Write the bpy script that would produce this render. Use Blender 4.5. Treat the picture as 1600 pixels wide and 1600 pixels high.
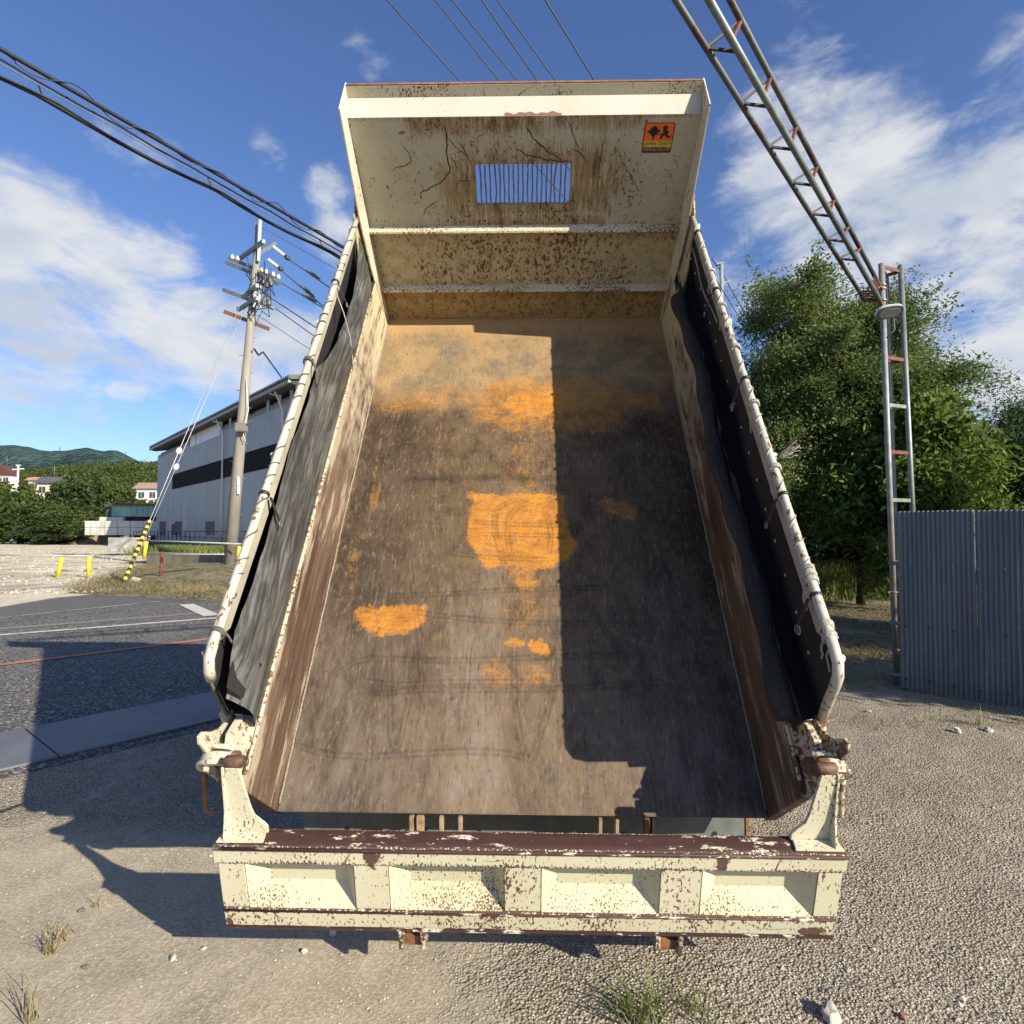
import bpy, bmesh, math, random
import numpy as np
from mathutils import Vector, Matrix
PI = math.pi
scene = bpy.context.scene
col = scene.collection
for o in list(bpy.data.objects): bpy.data.objects.remove(o)

# ------------------------------------------------------------------ camera
F = 950.0; CAMH = 1.65; PITCH = 0.0347; ROLL = -0.0033
Rcam = Matrix.Rotation(PITCH, 3, 'X') @ Matrix.Rotation(ROLL, 3, 'Y')
cam = bpy.data.cameras.new('camera'); camo = bpy.data.objects.new('camera', cam); col.objects.link(camo)
cam.sensor_width = 36; cam.lens = 36 * F / 1600; cam.clip_start = 0.05; cam.clip_end = 20000
camo.matrix_world = Matrix.Translation((0, 0, CAMH)) @ (Rcam @ Matrix.Rotation(PI / 2, 3, 'X')).to_4x4()
scene.camera = camo

def ray(px, py): return Rcam @ Vector(((px - 800) / F, 1, (800 - py) / F))
def at(px, py, y):
    d = ray(px, py); return Vector((0, 0, CAMH)) + d * (y / d.y)
def gnd(px, py, z=0.0):
    d = ray(px, py); return Vector((0, 0, CAMH)) + d * ((z - CAMH) / d.z)

# ------------------------------------------------------------------ light
SUND = Vector((-.679, .590, -.438)).normalized()
sl = bpy.data.lights.new('sun', 'SUN'); so = bpy.data.objects.new('sun', sl); col.objects.link(so)
sl.energy = 5.0; sl.angle = math.radians(0.5); sl.color = (1, .90, .73)
so.rotation_euler = SUND.to_track_quat('-Z', 'Y').to_euler()
scene.view_settings.view_transform = 'Standard'; scene.view_settings.look = 'None'
scene.view_settings.exposure = 0.85; scene.view_settings.gamma = 1; scene.view_settings.use_curve_mapping = False

class G:
    """small node graph helper"""
    def __init__(s, tree): s.t = tree; s.N = tree.nodes; s.L = tree.links
    def n(s, typ, **kw):
        nd = s.N.new(typ)
        for k, v in kw.items(): setattr(nd, k, v)
        return nd
    def put(s, sock, v):
        if isinstance(v, bpy.types.NodeSocket): s.L.new(v, sock)
        elif v is not None:
            if isinstance(v, (tuple, list)) and len(v) == 3 and sock.type == 'RGBA': v = (*v, 1)
            sock.default_value = v
    def m(s, op, a, b=None, c=None, clamp=False):
        nd = s.n('ShaderNodeMath', operation=op, use_clamp=clamp)
        s.put(nd.inputs[0], a); s.put(nd.inputs[1], b); s.put(nd.inputs[2], c); return nd.outputs[0]
    def add(s, *a):
        r = a[0]
        for x in a[1:]: r = s.m('ADD', r, x)
        return r
    def mul(s, *a):
        r = a[0]
        for x in a[1:]: r = s.m('MULTIPLY', r, x)
        return r
    def sub(s, a, b): return s.m('SUBTRACT', a, b)
    def mx(s, a, b): return s.m('MAXIMUM', a, b)
    def mn(s, a, b): return s.m('MINIMUM', a, b)
    def ss(s, x, a, b, lo=0.0, hi=1.0):
        nd = s.n('ShaderNodeMapRange', interpolation_type='SMOOTHSTEP')
        s.put(nd.inputs[0], x); s.put(nd.inputs[1], a); s.put(nd.inputs[2], b); nd.inputs[3].default_value = lo; nd.inputs[4].default_value = hi
        return nd.outputs[0]
    def mix(s, f, a, b, mode='MIX'):
        nd = s.n('ShaderNodeMix', data_type='RGBA', blend_type=mode)
        s.put(nd.inputs[0], f); s.put(nd.inputs[6], a); s.put(nd.inputs[7], b); return nd.outputs[2]
    def obj(s): return s.n('ShaderNodeTexCoord').outputs['Object']
    def pos(s): return s.n('ShaderNodeNewGeometry').outputs['Position']
    def island(s): return s.n('ShaderNodeNewGeometry').outputs['Random Per Island']
    def xyz(s, v):
        nd = s.n('ShaderNodeSeparateXYZ'); s.L.new(v, nd.inputs[0]); return nd.outputs
    def comb(s, x, y, z):
        nd = s.n('ShaderNodeCombineXYZ'); s.put(nd.inputs[0], x); s.put(nd.inputs[1], y); s.put(nd.inputs[2], z); return nd.outputs[0]
    def map(s, v, sc=(1, 1, 1), loc=(0, 0, 0), rot=(0, 0, 0)):
        nd = s.n('ShaderNodeMapping'); s.L.new(v, nd.inputs[0]); nd.inputs['Scale'].default_value = sc
        nd.inputs['Location'].default_value = loc; nd.inputs['Rotation'].default_value = rot; return nd.outputs[0]
    def noise(s, v, scale=5, detail=4, rough=.55, dist=0.0):
        nd = s.n('ShaderNodeTexNoise'); s.L.new(v, nd.inputs['Vector']); nd.inputs['Scale'].default_value = scale
        nd.inputs['Detail'].default_value = detail; nd.inputs['Roughness'].default_value = rough; nd.inputs['Distortion'].default_value = dist
        return nd.outputs['Fac']
    def vor(s, v, scale=5, feature='F1', out='Distance', rnd=1.0):
        nd = s.n('ShaderNodeTexVoronoi', feature=feature); s.L.new(v, nd.inputs['Vector']); nd.inputs['Scale'].default_value = scale
        nd.inputs['Randomness'].default_value = rnd; return nd.outputs[out]
    def ramp(s, f, pts):
        nd = s.n('ShaderNodeValToRGB'); s.put(nd.inputs[0], f); cr = nd.color_ramp
        while len(cr.elements) < len(pts): cr.elements.new(.5)
        for e, (p, c) in zip(cr.elements, pts): e.position = p; e.color = (*c, 1)
        return nd.outputs[0]
    def bump(s, h, strength=.5, dist=.01, normal=None):
        nd = s.n('ShaderNodeBump'); s.put(nd.inputs['Height'], h); nd.inputs['Strength'].default_value = strength
        nd.inputs['Distance'].default_value = dist
        if normal is not None: s.L.new(normal, nd.inputs['Normal'])
        return nd.outputs[0]
    def cap(s, x, y, p0, p1, r, soft):
        """1 inside a capsule from p0 to p1 (radius r), fading to 0 over soft"""
        dx, dy = p1[0] - p0[0], p1[1] - p0[1]; L2 = max(dx * dx + dy * dy, 1e-9)
        ax = s.sub(x, p0[0]); ay = s.sub(y, p0[1])
        t = s.m('MULTIPLY', s.add(s.mul(ax, dx), s.mul(ay, dy)), 1 / L2, clamp=True)
        ex = s.sub(ax, s.mul(t, dx)); ey = s.sub(ay, s.mul(t, dy))
        d = s.m('SQRT', s.add(s.mul(ex, ex), s.mul(ey, ey)))
        return s.ss(d, r + soft, r)

# ------------------------------------------------------------------ world
w = bpy.data.worlds.new('World'); scene.world = w; w.use_nodes = True
g = G(w.node_tree); g.N.clear()
sky = g.n('ShaderNodeTexSky', sky_type='NISHITA', sun_disc=False)
sky.sun_elevation = math.radians(26); sky.sun_rotation = math.atan2(.689, -.599)
sky.air_density = 1.0; sky.dust_density = 0.6; sky.ozone_density = 2.0; sky.altitude = 100
dirv = g.n('ShaderNodeTexCoord').outputs['Generated']
dx, dy, dz = g.xyz(dirv)
yy = g.mx(dy, .12); A = g.m('DIVIDE', dx, yy); Bq = g.m('DIVIDE', dz, yy)
front = g.ss(dy, .15, .35)
zz = g.add(g.mx(dz, 0.0), .16); P = g.comb(g.m('DIVIDE', dx, zz), g.m('DIVIDE', dy, zz), 0.0)
caps = [((-1.1, .58), (-.63, .385), .085, .10, 1.0), ((-.66, .37), (-.30, .27), .055, .10, 1.0), ((-.95, .40), (-.62, .30), .03, .08, .75),
        ((-.316, .58), (-.30, .56), .008, .05, .75), ((-.28, .50), (-.24, .44), .02, .07, .8), ((-.66, .235), (-.62, .23), .006, .03, .85),
        ((-.56, .19), (-.49, .185), .010, .03, .95), ((-.84, .33), (-.74, .29), .012, .05, .75), ((-.86, .24), (-.76, .215), .006, .03, .7),
        ((.55, 1.0), (.50, .66), .07, .16, .66), ((.53, .64), (.66, .44), .10, .16, 1.0), ((.62, .47), (.95, .30), .12, .16, 1.0), ((.62, .40), (.80, .26), .06, .14, .8),
        ((.92, .80), (.74, .54), .03, .12, .62), ((.90, .62), (.80, .46), .04, .10, .66), ((-.68, .66), (-.60, .62), .006, .06, .55), ((-.84, .27), (-.60, .25), .02, .06, .62), ((-.86, .20), (-.70, .19), .01, .04, .5),
        ((.40, .45), (.50, .36), .02, .12, .45), ((.72, .33), (.85, .19), .01, .09, .45), ((-.27, .83), (-.23, .79), .0, .05, .4),
        ((-.42, .66), (-.40, .63), .0, .04, .38)]
mask = None
for p0, p1, r, sft, k in caps:
    c = g.mul(g.cap(A, Bq, p0, p1, r, sft), k); mask = c if mask is None else g.mx(mask, c)
rest = g.ss(g.noise(P, .45, 3, .5), .52, .72)
mask = g.add(g.mul(mask, front), g.mul(rest, g.sub(1, front), .8))
n1 = g.noise(g.map(dirv, (5, 5, 9)), 1.0, 8, .60, .25)
n2 = g.noise(g.map(P, (1.6, 1.1, 1), rot=(0, 0, .5)), 1.6, 8, .62, .7)
n3_ = g.noise(g.map(dirv, (9, 9, 22), rot=(0, .35, 0)), 1.0, 9, .68, .9)
nn = g.add(g.mul(n1, .42), g.mul(n2, .33), g.mul(n3_, .25))
dens = g.ss(g.add(g.mul(mask, .64), g.mul(g.sub(nn, .5), 3.7)), .16, .82)
dens = g.mul(dens, g.ss(mask, .0, .25), g.ss(dz, .0, .08))
shade = g.ss(g.noise(g.map(dirv, (6, 6, 14), loc=(.4, 0, .1)), 1.0, 5, .5, .3), .35, .62)
cc = g.mix(shade, (4.5, 4.95, 5.6), (6.2, 6.3, 6.4))
hs = g.n('ShaderNodeHueSaturation'); g.L.new(sky.outputs[0], hs.inputs['Color']); hs.inputs['Saturation'].default_value = 1.0; skt = g.mix(1.0, hs.outputs[0], (.82, .96, 1.30), 'MULTIPLY')
skyc = g.mix(g.mul(dens, .93), skt, cc)
bg = g.n('ShaderNodeBackground'); g.L.new(skyc, bg.inputs[0]); bg.inputs[1].default_value = 0.072
wo = g.n('ShaderNodeOutputWorld'); g.L.new(bg.outputs[0], wo.inputs[0])

# ------------------------------------------------------------------ mesh helpers
WM = {}
def link(name, me, mat=None, parent=None, M=None, **props):
    o = bpy.data.objects.new(name, me); col.objects.link(o)
    if mat is not None and me is not None and not me.materials: me.materials.append(mat)
    M = M if M is not None else Matrix.Identity(4)
    if parent is not None:
        o.parent = parent; o.matrix_basis = WM[parent.name].inverted() @ M
    else: o.matrix_basis = M
    WM[o.name] = M.copy()
    for k, v in props.items(): o[k] = v
    return o
def thing(name, label, cat, loc=(0, 0, 0), rz=0.0, group=None):
    M = Matrix.Translation(loc) @ Matrix.Rotation(rz, 4, 'Z')
    o = link(name, None, M=M, label=label, category=cat)
    o.empty_display_size = .1
    if group: o['group'] = group
    return o
def tag(o, label, cat, group=None):
    o['label'] = label; o['category'] = cat
    if group: o['group'] = group
    return o
def structure(o): o['kind'] = 'structure'; return o
def stuff(o): o['kind'] = 'stuff'; return o
def copy_tree(src, M, label=None, parent=None):
    c = src.copy(); col.objects.link(c)
    if parent is None: c.matrix_basis = M
    else: c.parent = parent
    WM[c.name] = M
    if label: c['label'] = label
    for ch in src.children:
        copy_tree(ch, M @ (WM[src.name].inverted() @ WM[ch.name]), None, c)
    return c

class MB:
    def __init__(s): s.v = []; s.f = []; s.sm = []
    def addv(s, vs): i = len(s.v); s.v += [tuple(x) for x in vs]; return i
    def face(s, idx, smooth=False): s.f.append(tuple(idx)); s.sm.append(smooth)
    def box(s, x0, x1, y0, y1, z0, z1):
        i = s.addv([(x, y, z) for z in (z0, z1) for y in (y0, y1) for x in (x0, x1)])
        for f in ((0, 2, 3, 1), (4, 5, 7, 6), (0, 1, 5, 4), (2, 6, 7, 3), (0, 4, 6, 2), (1, 3, 7, 5)): s.face([i + k for k in f])
        return s
    def prism(s, pts, axis, a0, a1):
        """extrude 2D polygon along axis (0: pts are y,z; 1: x,z; 2: x,y)"""
        def mk(p, a): return [(a, p[0], p[1]), (p[0], a, p[1]), (p[0], p[1], a)][axis]
        n = len(pts); i = s.addv([mk(p, a0) for p in pts] + [mk(p, a1) for p in pts])
        s.face([i + k for k in range(n)]); s.face([i + n + k for k in range(n)][::-1])
        for k in range(n): s.face([i + k, i + (k + 1) % n, i + n + (k + 1) % n, i + n + k])
        return s
    def tube(s, pts, r, seg=8, cap=True, smooth=True, flat=None):
        pts = [Vector(p) for p in pts]; n = len(pts)
        rs = r if isinstance(r, (list, tuple)) else [r] * n
        up = None; base = len(s.v)
        for k, p in enumerate(pts):
            t = (pts[min(k + 1, n - 1)] - pts[max(k - 1, 0)]).normalized()
            if up is None:
                up = Vector((0, 0, 1)) if abs(t.z) < .9 else Vector((1, 0, 0))
            a = (up - t * up.dot(t))
            if a.length < 1e-6: a = t.orthogonal()
            a.normalize(); b = t.cross(a); up = a
            for q in range(seg):
                an = 2 * PI * q / seg; fa, fb = (1, 1) if flat is None else flat
                s.v.append(tuple(p + a * math.cos(an) * rs[k] * fa + b * math.sin(an) * rs[k] * fb))
        for k in range(n - 1):
            for q in range(seg):
                s.face((base + k * seg + q, base + k * seg + (q + 1) % seg, base + (k + 1) * seg + (q + 1) % seg, base + (k + 1) * seg + q), smooth)
        if cap:
            s.face([base + q for q in range(seg)][::-1]); s.face([base + (n - 1) * seg + q for q in range(seg)])
        return s
    def cyl(s, p0, p1, r, seg=12): return s.tube([p0, p1], r, seg)
    def bar(s, p0, p1, wd, th, up=(0, 0, 1)):
        p0, p1, up = Vector(p0), Vector(p1), Vector(up); t = (p1 - p0).normalized()
        sd = t.cross(up)
        if sd.length < 1e-5: sd = t.orthogonal()
        sd.normalize(); u = sd.cross(t).normalized(); vs = []
        for p in (p0, p1):
            for a, b in ((-1, -1), (1, -1), (1, 1), (-1, 1)): vs.append(p + sd * a * wd / 2 + u * b * th / 2)
        i = s.addv(vs)
        for f in ((0, 3, 2, 1), (4, 5, 6, 7), (0, 1, 5, 4), (1, 2, 6, 5), (2, 3, 7, 6), (3, 0, 4, 7)): s.face([i + k for k in f])
        return s
    def grid(s, fn, nu, nv, smooth=True):
        i = len(s.v)
        for a in range(nu + 1):
            for b in range(nv + 1): s.v.append(tuple(fn(a / nu, b / nv)))
        for a in range(nu):
            for b in range(nv):
                k = i + a * (nv + 1) + b; s.face((k, k + 1, k + nv + 2, k + nv + 1), smooth)
        return s
    def mesh(s, name, bev=0.0):
        me = bpy.data.meshes.new(name); me.from_pydata(s.v, [], s.f)
        me.polygons.foreach_set('use_smooth', s.sm)
        bm = bmesh.new(); bm.from_mesh(me)
        bmesh.ops.recalc_face_normals(bm, faces=bm.faces)
        if bev > 0:
            es = [e for e in bm.edges if len(e.link_faces) == 2 and e.calc_face_angle(0) > .5]
            bmesh.ops.bevel(bm, geom=es, offset=bev, segments=2, affect='EDGES', clamp_overlap=True)
        bm.to_mesh(me); bm.free(); me.update(); return me
    def build(s, name, mat, parent=None, M=None, bev=0.0, **props):
        return link(name, s.mesh(name, bev), mat, parent, M, **props)

def np_mesh(name, V, Fq, smooth=False):
    me = bpy.data.meshes.new(name); k = Fq.shape[1]
    me.vertices.add(len(V)); me.vertices.foreach_set('co', V.astype(np.float32).ravel())
    me.loops.add(Fq.size); me.loops.foreach_set('vertex_index', Fq.astype(np.int32).ravel())
    me.polygons.add(len(Fq)); me.polygons.foreach_set('loop_start', np.arange(0, Fq.size, k, dtype=np.int32))
    me.polygons.foreach_set('use_smooth', np.full(len(Fq), smooth)); me.update(calc_edges=True); me.validate(); return me

_t = {}
def vnoise(x, y, seed=0):
    if seed not in _t: _t[seed] = np.random.RandomState(seed).rand(256, 256)
    T = _t[seed]; xi = np.floor(x).astype(int); yi = np.floor(y).astype(int); fx = x - xi; fy = y - yi
    fx = fx * fx * (3 - 2 * fx); fy = fy * fy * (3 - 2 * fy)
    a = T[xi % 256, yi % 256]; b = T[(xi + 1) % 256, yi % 256]; c = T[xi % 256, (yi + 1) % 256]; d = T[(xi + 1) % 256, (yi + 1) % 256]
    return (a * (1 - fx) + b * fx) * (1 - fy) + (c * (1 - fx) + d * fx) * fy
def fbm(x, y, seed=0, o=4):
    r = 0; a = .5
    for k in range(o): r = r + a * vnoise(x * 2 ** k, y * 2 ** k, seed + k); a *= .5
    return r

# ------------------------------------------------------------------ materials
def newmat(name):
    m = bpy.data.materials.new(name); m.use_nodes = True; g = G(m.node_tree)
    bs = g.N['Principled BSDF']; return m, g, bs
def fin(g, bs, colr, rough=.6, metal=0.0, normal=None, spec=None):
    g.put(bs.inputs['Base Color'], colr); g.put(bs.inputs['Roughness'], rough); g.put(bs.inputs['Metallic'], metal)
    if normal is not None: g.L.new(normal, bs.inputs['Normal'])
    if spec is not None: bs.inputs['Specular IOR Level'].default_value = spec

def paint(name, base=(.60, .57, .46), chip=.5, rust=.3, axis=2, scratch=True, runs=.0, rcol=(.10, .035, .018), spots=(), chipscale=84, top_rust=None):
    """chipped cream paint. chip 0..1 amount of chips, rust 0..1 large worn areas, runs: streaks along axis"""
    m, g, bs = newmat(name); co = g.obj(); x, y, z = g.xyz(co)
    sc = [1, 1, 1]; sc[axis] = .55
    fine = g.noise(g.map(co, tuple(sc)), chipscale * 1.4, 5, .62)
    mod = g.noise(co, 3.1, 3, .6)
    big = g.noise(co, 7.0, 7, .68)
    thr = .705 - .20 * chip
    v = g.add(fine, g.mul(g.sub(mod, .5), .42))
    if top_rust is not None: v = g.add(v, g.mul(top_rust(g, x, y, z), .25))
    c1 = g.ss(v, thr - .004, thr + .012)
    c2 = g.ss(g.add(big, g.mul(g.sub(mod, .5), .3)), .755 - .28 * rust, .765 - .28 * rust)
    ch = g.mx(c1, c2)
    if scratch:
        s1 = g.m('ABSOLUTE', g.sub(g.noise(g.map(co, (1, 1.3, .8)), 2.3, 2, .5, .4), .5))
        s1 = g.mul(g.ss(s1, .0035, .0015), g.ss(g.noise(co, 1.9, 2), .54, .60)); ch = g.mx(ch, s1)
    for (ax, sx, az, sz) in spots:   # (x, halfwidth, z, halfheight) blotches
        d = g.m('SQRT', g.add(g.m('POWER', g.m('DIVIDE', g.sub(x, ax), sx), 2.0), g.m('POWER', g.m('DIVIDE', g.sub(z, az), sz), 2.0)))
        ch = g.mx(ch, g.ss(g.add(d, g.mul(g.sub(g.noise(co, 40, 6, .75), .5), 3.2)), 1.05, .95))
    dirt = g.noise(co, 1.4, 5, .6)
    cb = g.mix(g.ss(dirt, .35, .75), base, tuple(c * k for c, k in zip(base, (.90, .88, .80))))
    if runs > 0:
        rs = [34, 34, 34]; rs[axis] = 1.3
        rr = g.ss(g.noise(g.map(co, tuple(rs)), 1, 3, .6), .50, .70)
        rr = g.mul(rr, g.ss(g.noise(co, 1.3, 3), .38, .66), runs)
        cb = g.mix(rr, cb, (.30, .155, .055))
    halo = g.mul(g.ss(v, thr - .07, thr), .35)
    cb = g.mix(g.mul(halo, .6), cb, (.42, .32, .18))
    rc = g.mix(g.noise(co, 60, 3), rcol, tuple(min(1, c * 2.1) for c in rcol))
    fin(g, bs, g.mix(ch, cb, rc), g.mix(ch, (.42,) * 3, (.85,) * 3), 0, g.bump(g.sub(g.mul(big, .15), ch), .5, .0012))
    return m
def simple(name, c, rough=.6, metal=0.0, var=.25, scale=8, bump=.0, stretch=(1, 1, 1), c2=None, spec=None):
    m, g, bs = newmat(name); co = g.map(g.obj(), stretch)
    n = g.noise(co, scale, 5, .6)
    cc = g.mix(g.ss(n, .3, .72), c, c2 if c2 else tuple(q * (1 - var) for q in c))
    fin(g, bs, cc, rough, metal, g.bump(g.noise(co, scale * 4, 4), bump, .004) if bump else None, spec)
    return m

M = {}
M['cream'] = paint('cream_paint', chip=.50, rust=.10)
M['cream_arm'] = paint('arm_paint', base=(.54, .52, .40), chip=.52, rust=.02, rcol=(.05, .028, .02), scratch=False)
M['cream_gate'] = paint('gate_paint', base=(.54, .515, .385), chip=.50, rust=.08, top_rust=lambda g, x, y, z: g.add(g.mul(g.ss(z, -.020, -.004), .7), g.mul(g.ss(z, -.052, -.066), g.ss(z, -.08, -.066), .5)), rcol=(.055, .028, .02),
    spots=[(-.53, .030, -.035, .045), (.66, .022, -.035, .045)])
M['cream_pocket'] = paint('pocket_paint', base=(.53, .51, .37), chip=.34, rust=.0, rcol=(.075, .042, .022), scratch=False, chipscale=120, top_rust=lambda g, x, y, z: g.mul(g.ss(z, -.15, -.25), .25))
M['cream_rough'] = paint('gate_edge_paint', base=(.54, .515, .385), chip=.66, rust=.12, rcol=(.055, .028, .02), top_rust=lambda g, x, y, z: g.add(g.mul(g.ss(z, -.272, -.258), .6), g.mul(g.ss(z, -.322, -.335), .6)), spots=[(.99, .05, -.31, .02), (-1.05, .012, -.31, .03)])
M['cream_rib'] = paint('rib_paint', base=(.52, .49, .38), chip=.78, rust=.30, rcol=(.12, .065, .03), chipscale=60)
M['cream_clean'] = paint('cream_clean', base=(.50, .495, .44), chip=.10, rust=.0, scratch=False)
M['cream_cast'] = paint('cast_paint', base=(.50, .46, .36), chip=.80, rust=.50, rcol=(.10, .05, .028), chipscale=44)
def maroon():
    m, g, bs = newmat('worn_top_rail'); co = g.obj()
    a = g.add(g.noise(g.map(co, (.35, 1, 1)), 30, 6, .7), g.mul(g.sub(g.noise(co, 2.2, 3), .5), .5))
    cream = g.mul(g.ss(a, .585, .61), g.ss(g.noise(co, 90, 4, .8), .40, .48))
    c = g.mix(g.noise(co, 25, 5), (.030, .014, .012), (.075, .034, .028))
    fin(g, bs, g.mix(cream, c, (.62, .57, .44)), .62, 0, g.bump(a, .5, .002)); return m
M['maroon'] = maroon()
M['rust'] = simple('rusty_steel', (.13, .055, .025), .85, 0, .3, 24, .4, c2=(.26, .12, .05))
M['rustpin'] = simple('rusty_pin', (.07, .035, .022), .6, 0, .3, 30, .4, c2=(.15, .08, .05))
M['pale_rust'] = simple('worn_lug_steel', (.42, .31, .2), .7, 0, .3, 22, .3, c2=(.22, .13, .08))
M['darksteel'] = simple('dark_chassis_steel', (.035, .037, .038), .6, .2, .4, 9)
M['weld'] = simple('weld_bead', (.30, .25, .19), .8, 0, .5, 90, .6)

def floor_mat():
    m, g, bs = newmat('worn_bed_steel'); co = g.obj(); x, y, z = g.xyz(co)
    st = g.noise(g.map(co, (1, .20, 1)), 75, 7, .80)         # lengthwise brushing
    st2 = g.noise(g.map(co, (1, .30, 1)), 8, 8, .72)
    bl = g.noise(co, 2.2, 8, .70); med = g.noise(co, 9, 8, .74); fine = g.noise(co, 85, 4, .7)
    base = g.ramp(g.add(g.mul(bl, .55), g.mul(st2, .45)), [(.34, (.020, .013, .009)), (.46, (.044, .030, .020)), (.56, (.082, .057, .038)), (.68, (.14, .102, .070))])
    # dustier and lighter towards the lip and along a worn middle track
    low = g.ss(y, 1.5, .0); trk = g.mul(g.mx(g.cap(x, y, (-.20, .05), (-.19, .95), .03, .16), g.mul(g.cap(x, y, (-.22, .9), (-.10, 1.75), .03, .14), .55)), 1.1)
    dust_wear = g.m('MULTIPLY', g.add(g.mul(low, .62), g.mul(trk, .8)), g.ss(st2, .25, .75), clamp=True)
    base = g.mix(dust_wear, base, (.215, .182, .152))
    # warm wash down the middle
    warm = g.mul(g.cap(x, y, (.0, .3), (-.05, 2.4), .25, .60), g.ss(med, .30, .62), .62)
    base = g.mix(warm, base, (.175, .115, .058))
    # light flour dust and rust towards the front
    tn = g.add(y, g.mul(g.sub(bl, .5), .45), g.mul(g.sub(g.noise(g.map(co, (1, .25, 1)), 5, 4), .5), .35))
    top = g.ss(tn, 2.30, 2.80)
    tc = g.mix(g.ss(g.noise(co, 4.5, 8, .7), .40, .60), (.175, .135, .078), (.29, .20, .10))
    tc = g.mix(g.mul(g.ss(g.noise(co, 3.2, 4), .56, .66), .7), tc, (.11, .11, .095))
    tc = g.mix(g.ss(fine, .50, .64), tc, (.21, .12, .05))
    tc = g.mix(g.ss(tn, 3.12, 3.36), tc, (.36, .225, .10))
    base = g.mix(top, base, tc)
    # speckle and long scratches
    base = g.mix(g.mul(g.ss(st, .53, .62), .36), base, (.20, .155, .118))
    base = g.mix(g.mul(g.ss(g.noise(g.map(co, (1, .3, 1)), 48, 6, .75), .54, .64), .38), base, (.30, .22, .15))
    base = g.mix(g.mul(g.ss(st, .46, .38), .60), base, (.026, .019, .016))
    base = g.mix(g.mul(g.ss(g.noise(co, 150, 3, .9), .58, .66), .35), base, (.26, .215, .16))
    for sd, sc in ((0.0, (1.2, .12, 1)), (5.0, (1.6, .3, 1)), (9.0, (1.0, .9, 1))):
        s1 = g.m('ABSOLUTE', g.sub(g.noise(g.map(co, sc, loc=(sd, sd, 0)), 3.2, 2, .5, .3), .5))
        s1 = g.mul(g.ss(s1, .004, .001), g.ss(g.noise(g.map(co, loc=(sd, 2, 1)), 2.5, 3), .52, .62), .12)
        base = g.mix(s1, base, (.38, .31, .22))
    # yellow-orange rust run lines
    s2 = g.m('ABSOLUTE', g.sub(g.noise(g.map(co, (1.6, .045, 1), loc=(3, 1, 0)), 3.0, 1), .5))
    s2 = g.mul(g.ss(s2, .012, .001), g.ss(g.noise(co, 12, 5, .7), .46, .58), g.ss(y, .8, 1.2)); base = g.mix(g.mul(s2, .26), base, (.50, .27, .05))
    # orange rust blooms
    wob = g.mul(g.sub(g.noise(co, 5.5, 6, .62), .5), .16); xo = g.add(x, wob); yo = g.add(y, g.mul(g.sub(g.noise(g.map(co, loc=(7, 3, 0)), 6.5, 6, .66), .5), .20))
    O = None
    def rect(x0, x1, y0, y1, sf):
        return g.mul(g.ss(xo, x0 - sf, x0 + sf), g.ss(xo, x1 + sf, x1 - sf), g.ss(yo, y0 - sf, y0 + sf), g.ss(yo, y1 + sf, y1 - sf))
    taper = g.mx(g.mul(rect(-.31, .245, 1.40, 1.73, .03), 1.0), g.cap(xo, yo, (-.14, 1.37), (.12, 1.37), .13, .05))
    taper = g.mx(taper, g.mul(g.cap(xo, yo, (0, 1.2), (.03, 1.12), .03, .07), .7))
    top1 = g.mx(g.cap(xo, yo, (.0, 2.50), (.16, 2.50), .08, .12), g.mul(g.cap(xo, yo, (-.08, 2.50), (.45, 2.50), .17, .22), .62))
    topl = g.mul(g.cap(xo, yo, (-.86, 2.50), (-.34, 2.58), .05, .12), .48)
    half = g.mul(g.cap(xo, yo, (-.72, .965), (-.62, .965), .115, .05), g.ss(yo, .995, .965))
    dots = g.mx(g.cap(xo, yo, (.05, .755), (.10, .75), .022, .02), g.mx(g.mul(g.cap(xo, yo, (-.06, .77), (-.01, .76), .01, .03), .8), g.mul(g.cap(xo, yo, (-.15, .62), (.08, .60), .03, .07), .48)))
    sides = g.mx(g.mul(g.cap(xo, yo, (.52, 1.62), (.60, 1.60), .04, .05), .6), g.mul(g.cap(xo, yo, (.55, 2.55), (.85, 2.52), .03, .12), .6))
    O = g.mx(g.mx(g.mx(taper, top1), g.mx(topl, half)), g.mx(dots, sides))
    run = g.mul(g.cap(xo, y, (.02, .95), (.0, 2.3), .04, .18), .36)
    O = g.mx(O, run)
    mott = g.add(g.mul(g.noise(co, 14, 8, .8), .55), g.mul(g.noise(co, 60, 5, .8), .45))
    of = g.ss(g.add(g.mul(O, .66), g.mul(g.sub(mott, .5), 2.3)), .12, .72)
    of = g.mul(of, g.ss(g.noise(g.map(co, (.35, 1, 1)), 26, 5, .7), .34, .52, .55, 1.0))
    oc = g.mix(g.ss(med, .36, .62), (.40, .15, .014), (.55, .235, .022))
    oc = g.mix(g.ss(g.noise(co, 75, 5, .8), .50, .60), oc, (.30, .13, .035))
    base = g.mix(g.mul(of, .84), base, oc)
    # rings and strokes left by sliding chains and a bucket
    def stroke(v, wdt, k): return g.mul(g.ss(v, wdt * 1.9, wdt * .2), k)
    xr = g.add(x, g.mul(g.sub(g.noise(co, 2.0, 2), .5), .05)); yr = g.add(y, g.mul(g.sub(g.noise(g.map(co, loc=(2, 2, 0)), 1.6, 2), .5), .07))
    def ring(cx, cy, rx, ry, wd, k, p=3.0):
        d = g.m('POWER', g.add(g.m('POWER', g.m('ABSOLUTE', g.m('DIVIDE', g.sub(xr, cx), rx)), p), g.m('POWER', g.m('ABSOLUTE', g.m('DIVIDE', g.sub(yr, cy), ry)), p)), 1 / p)
        return stroke(g.m('ABSOLUTE', g.sub(d, 1)), wd / ry, k)
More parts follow.
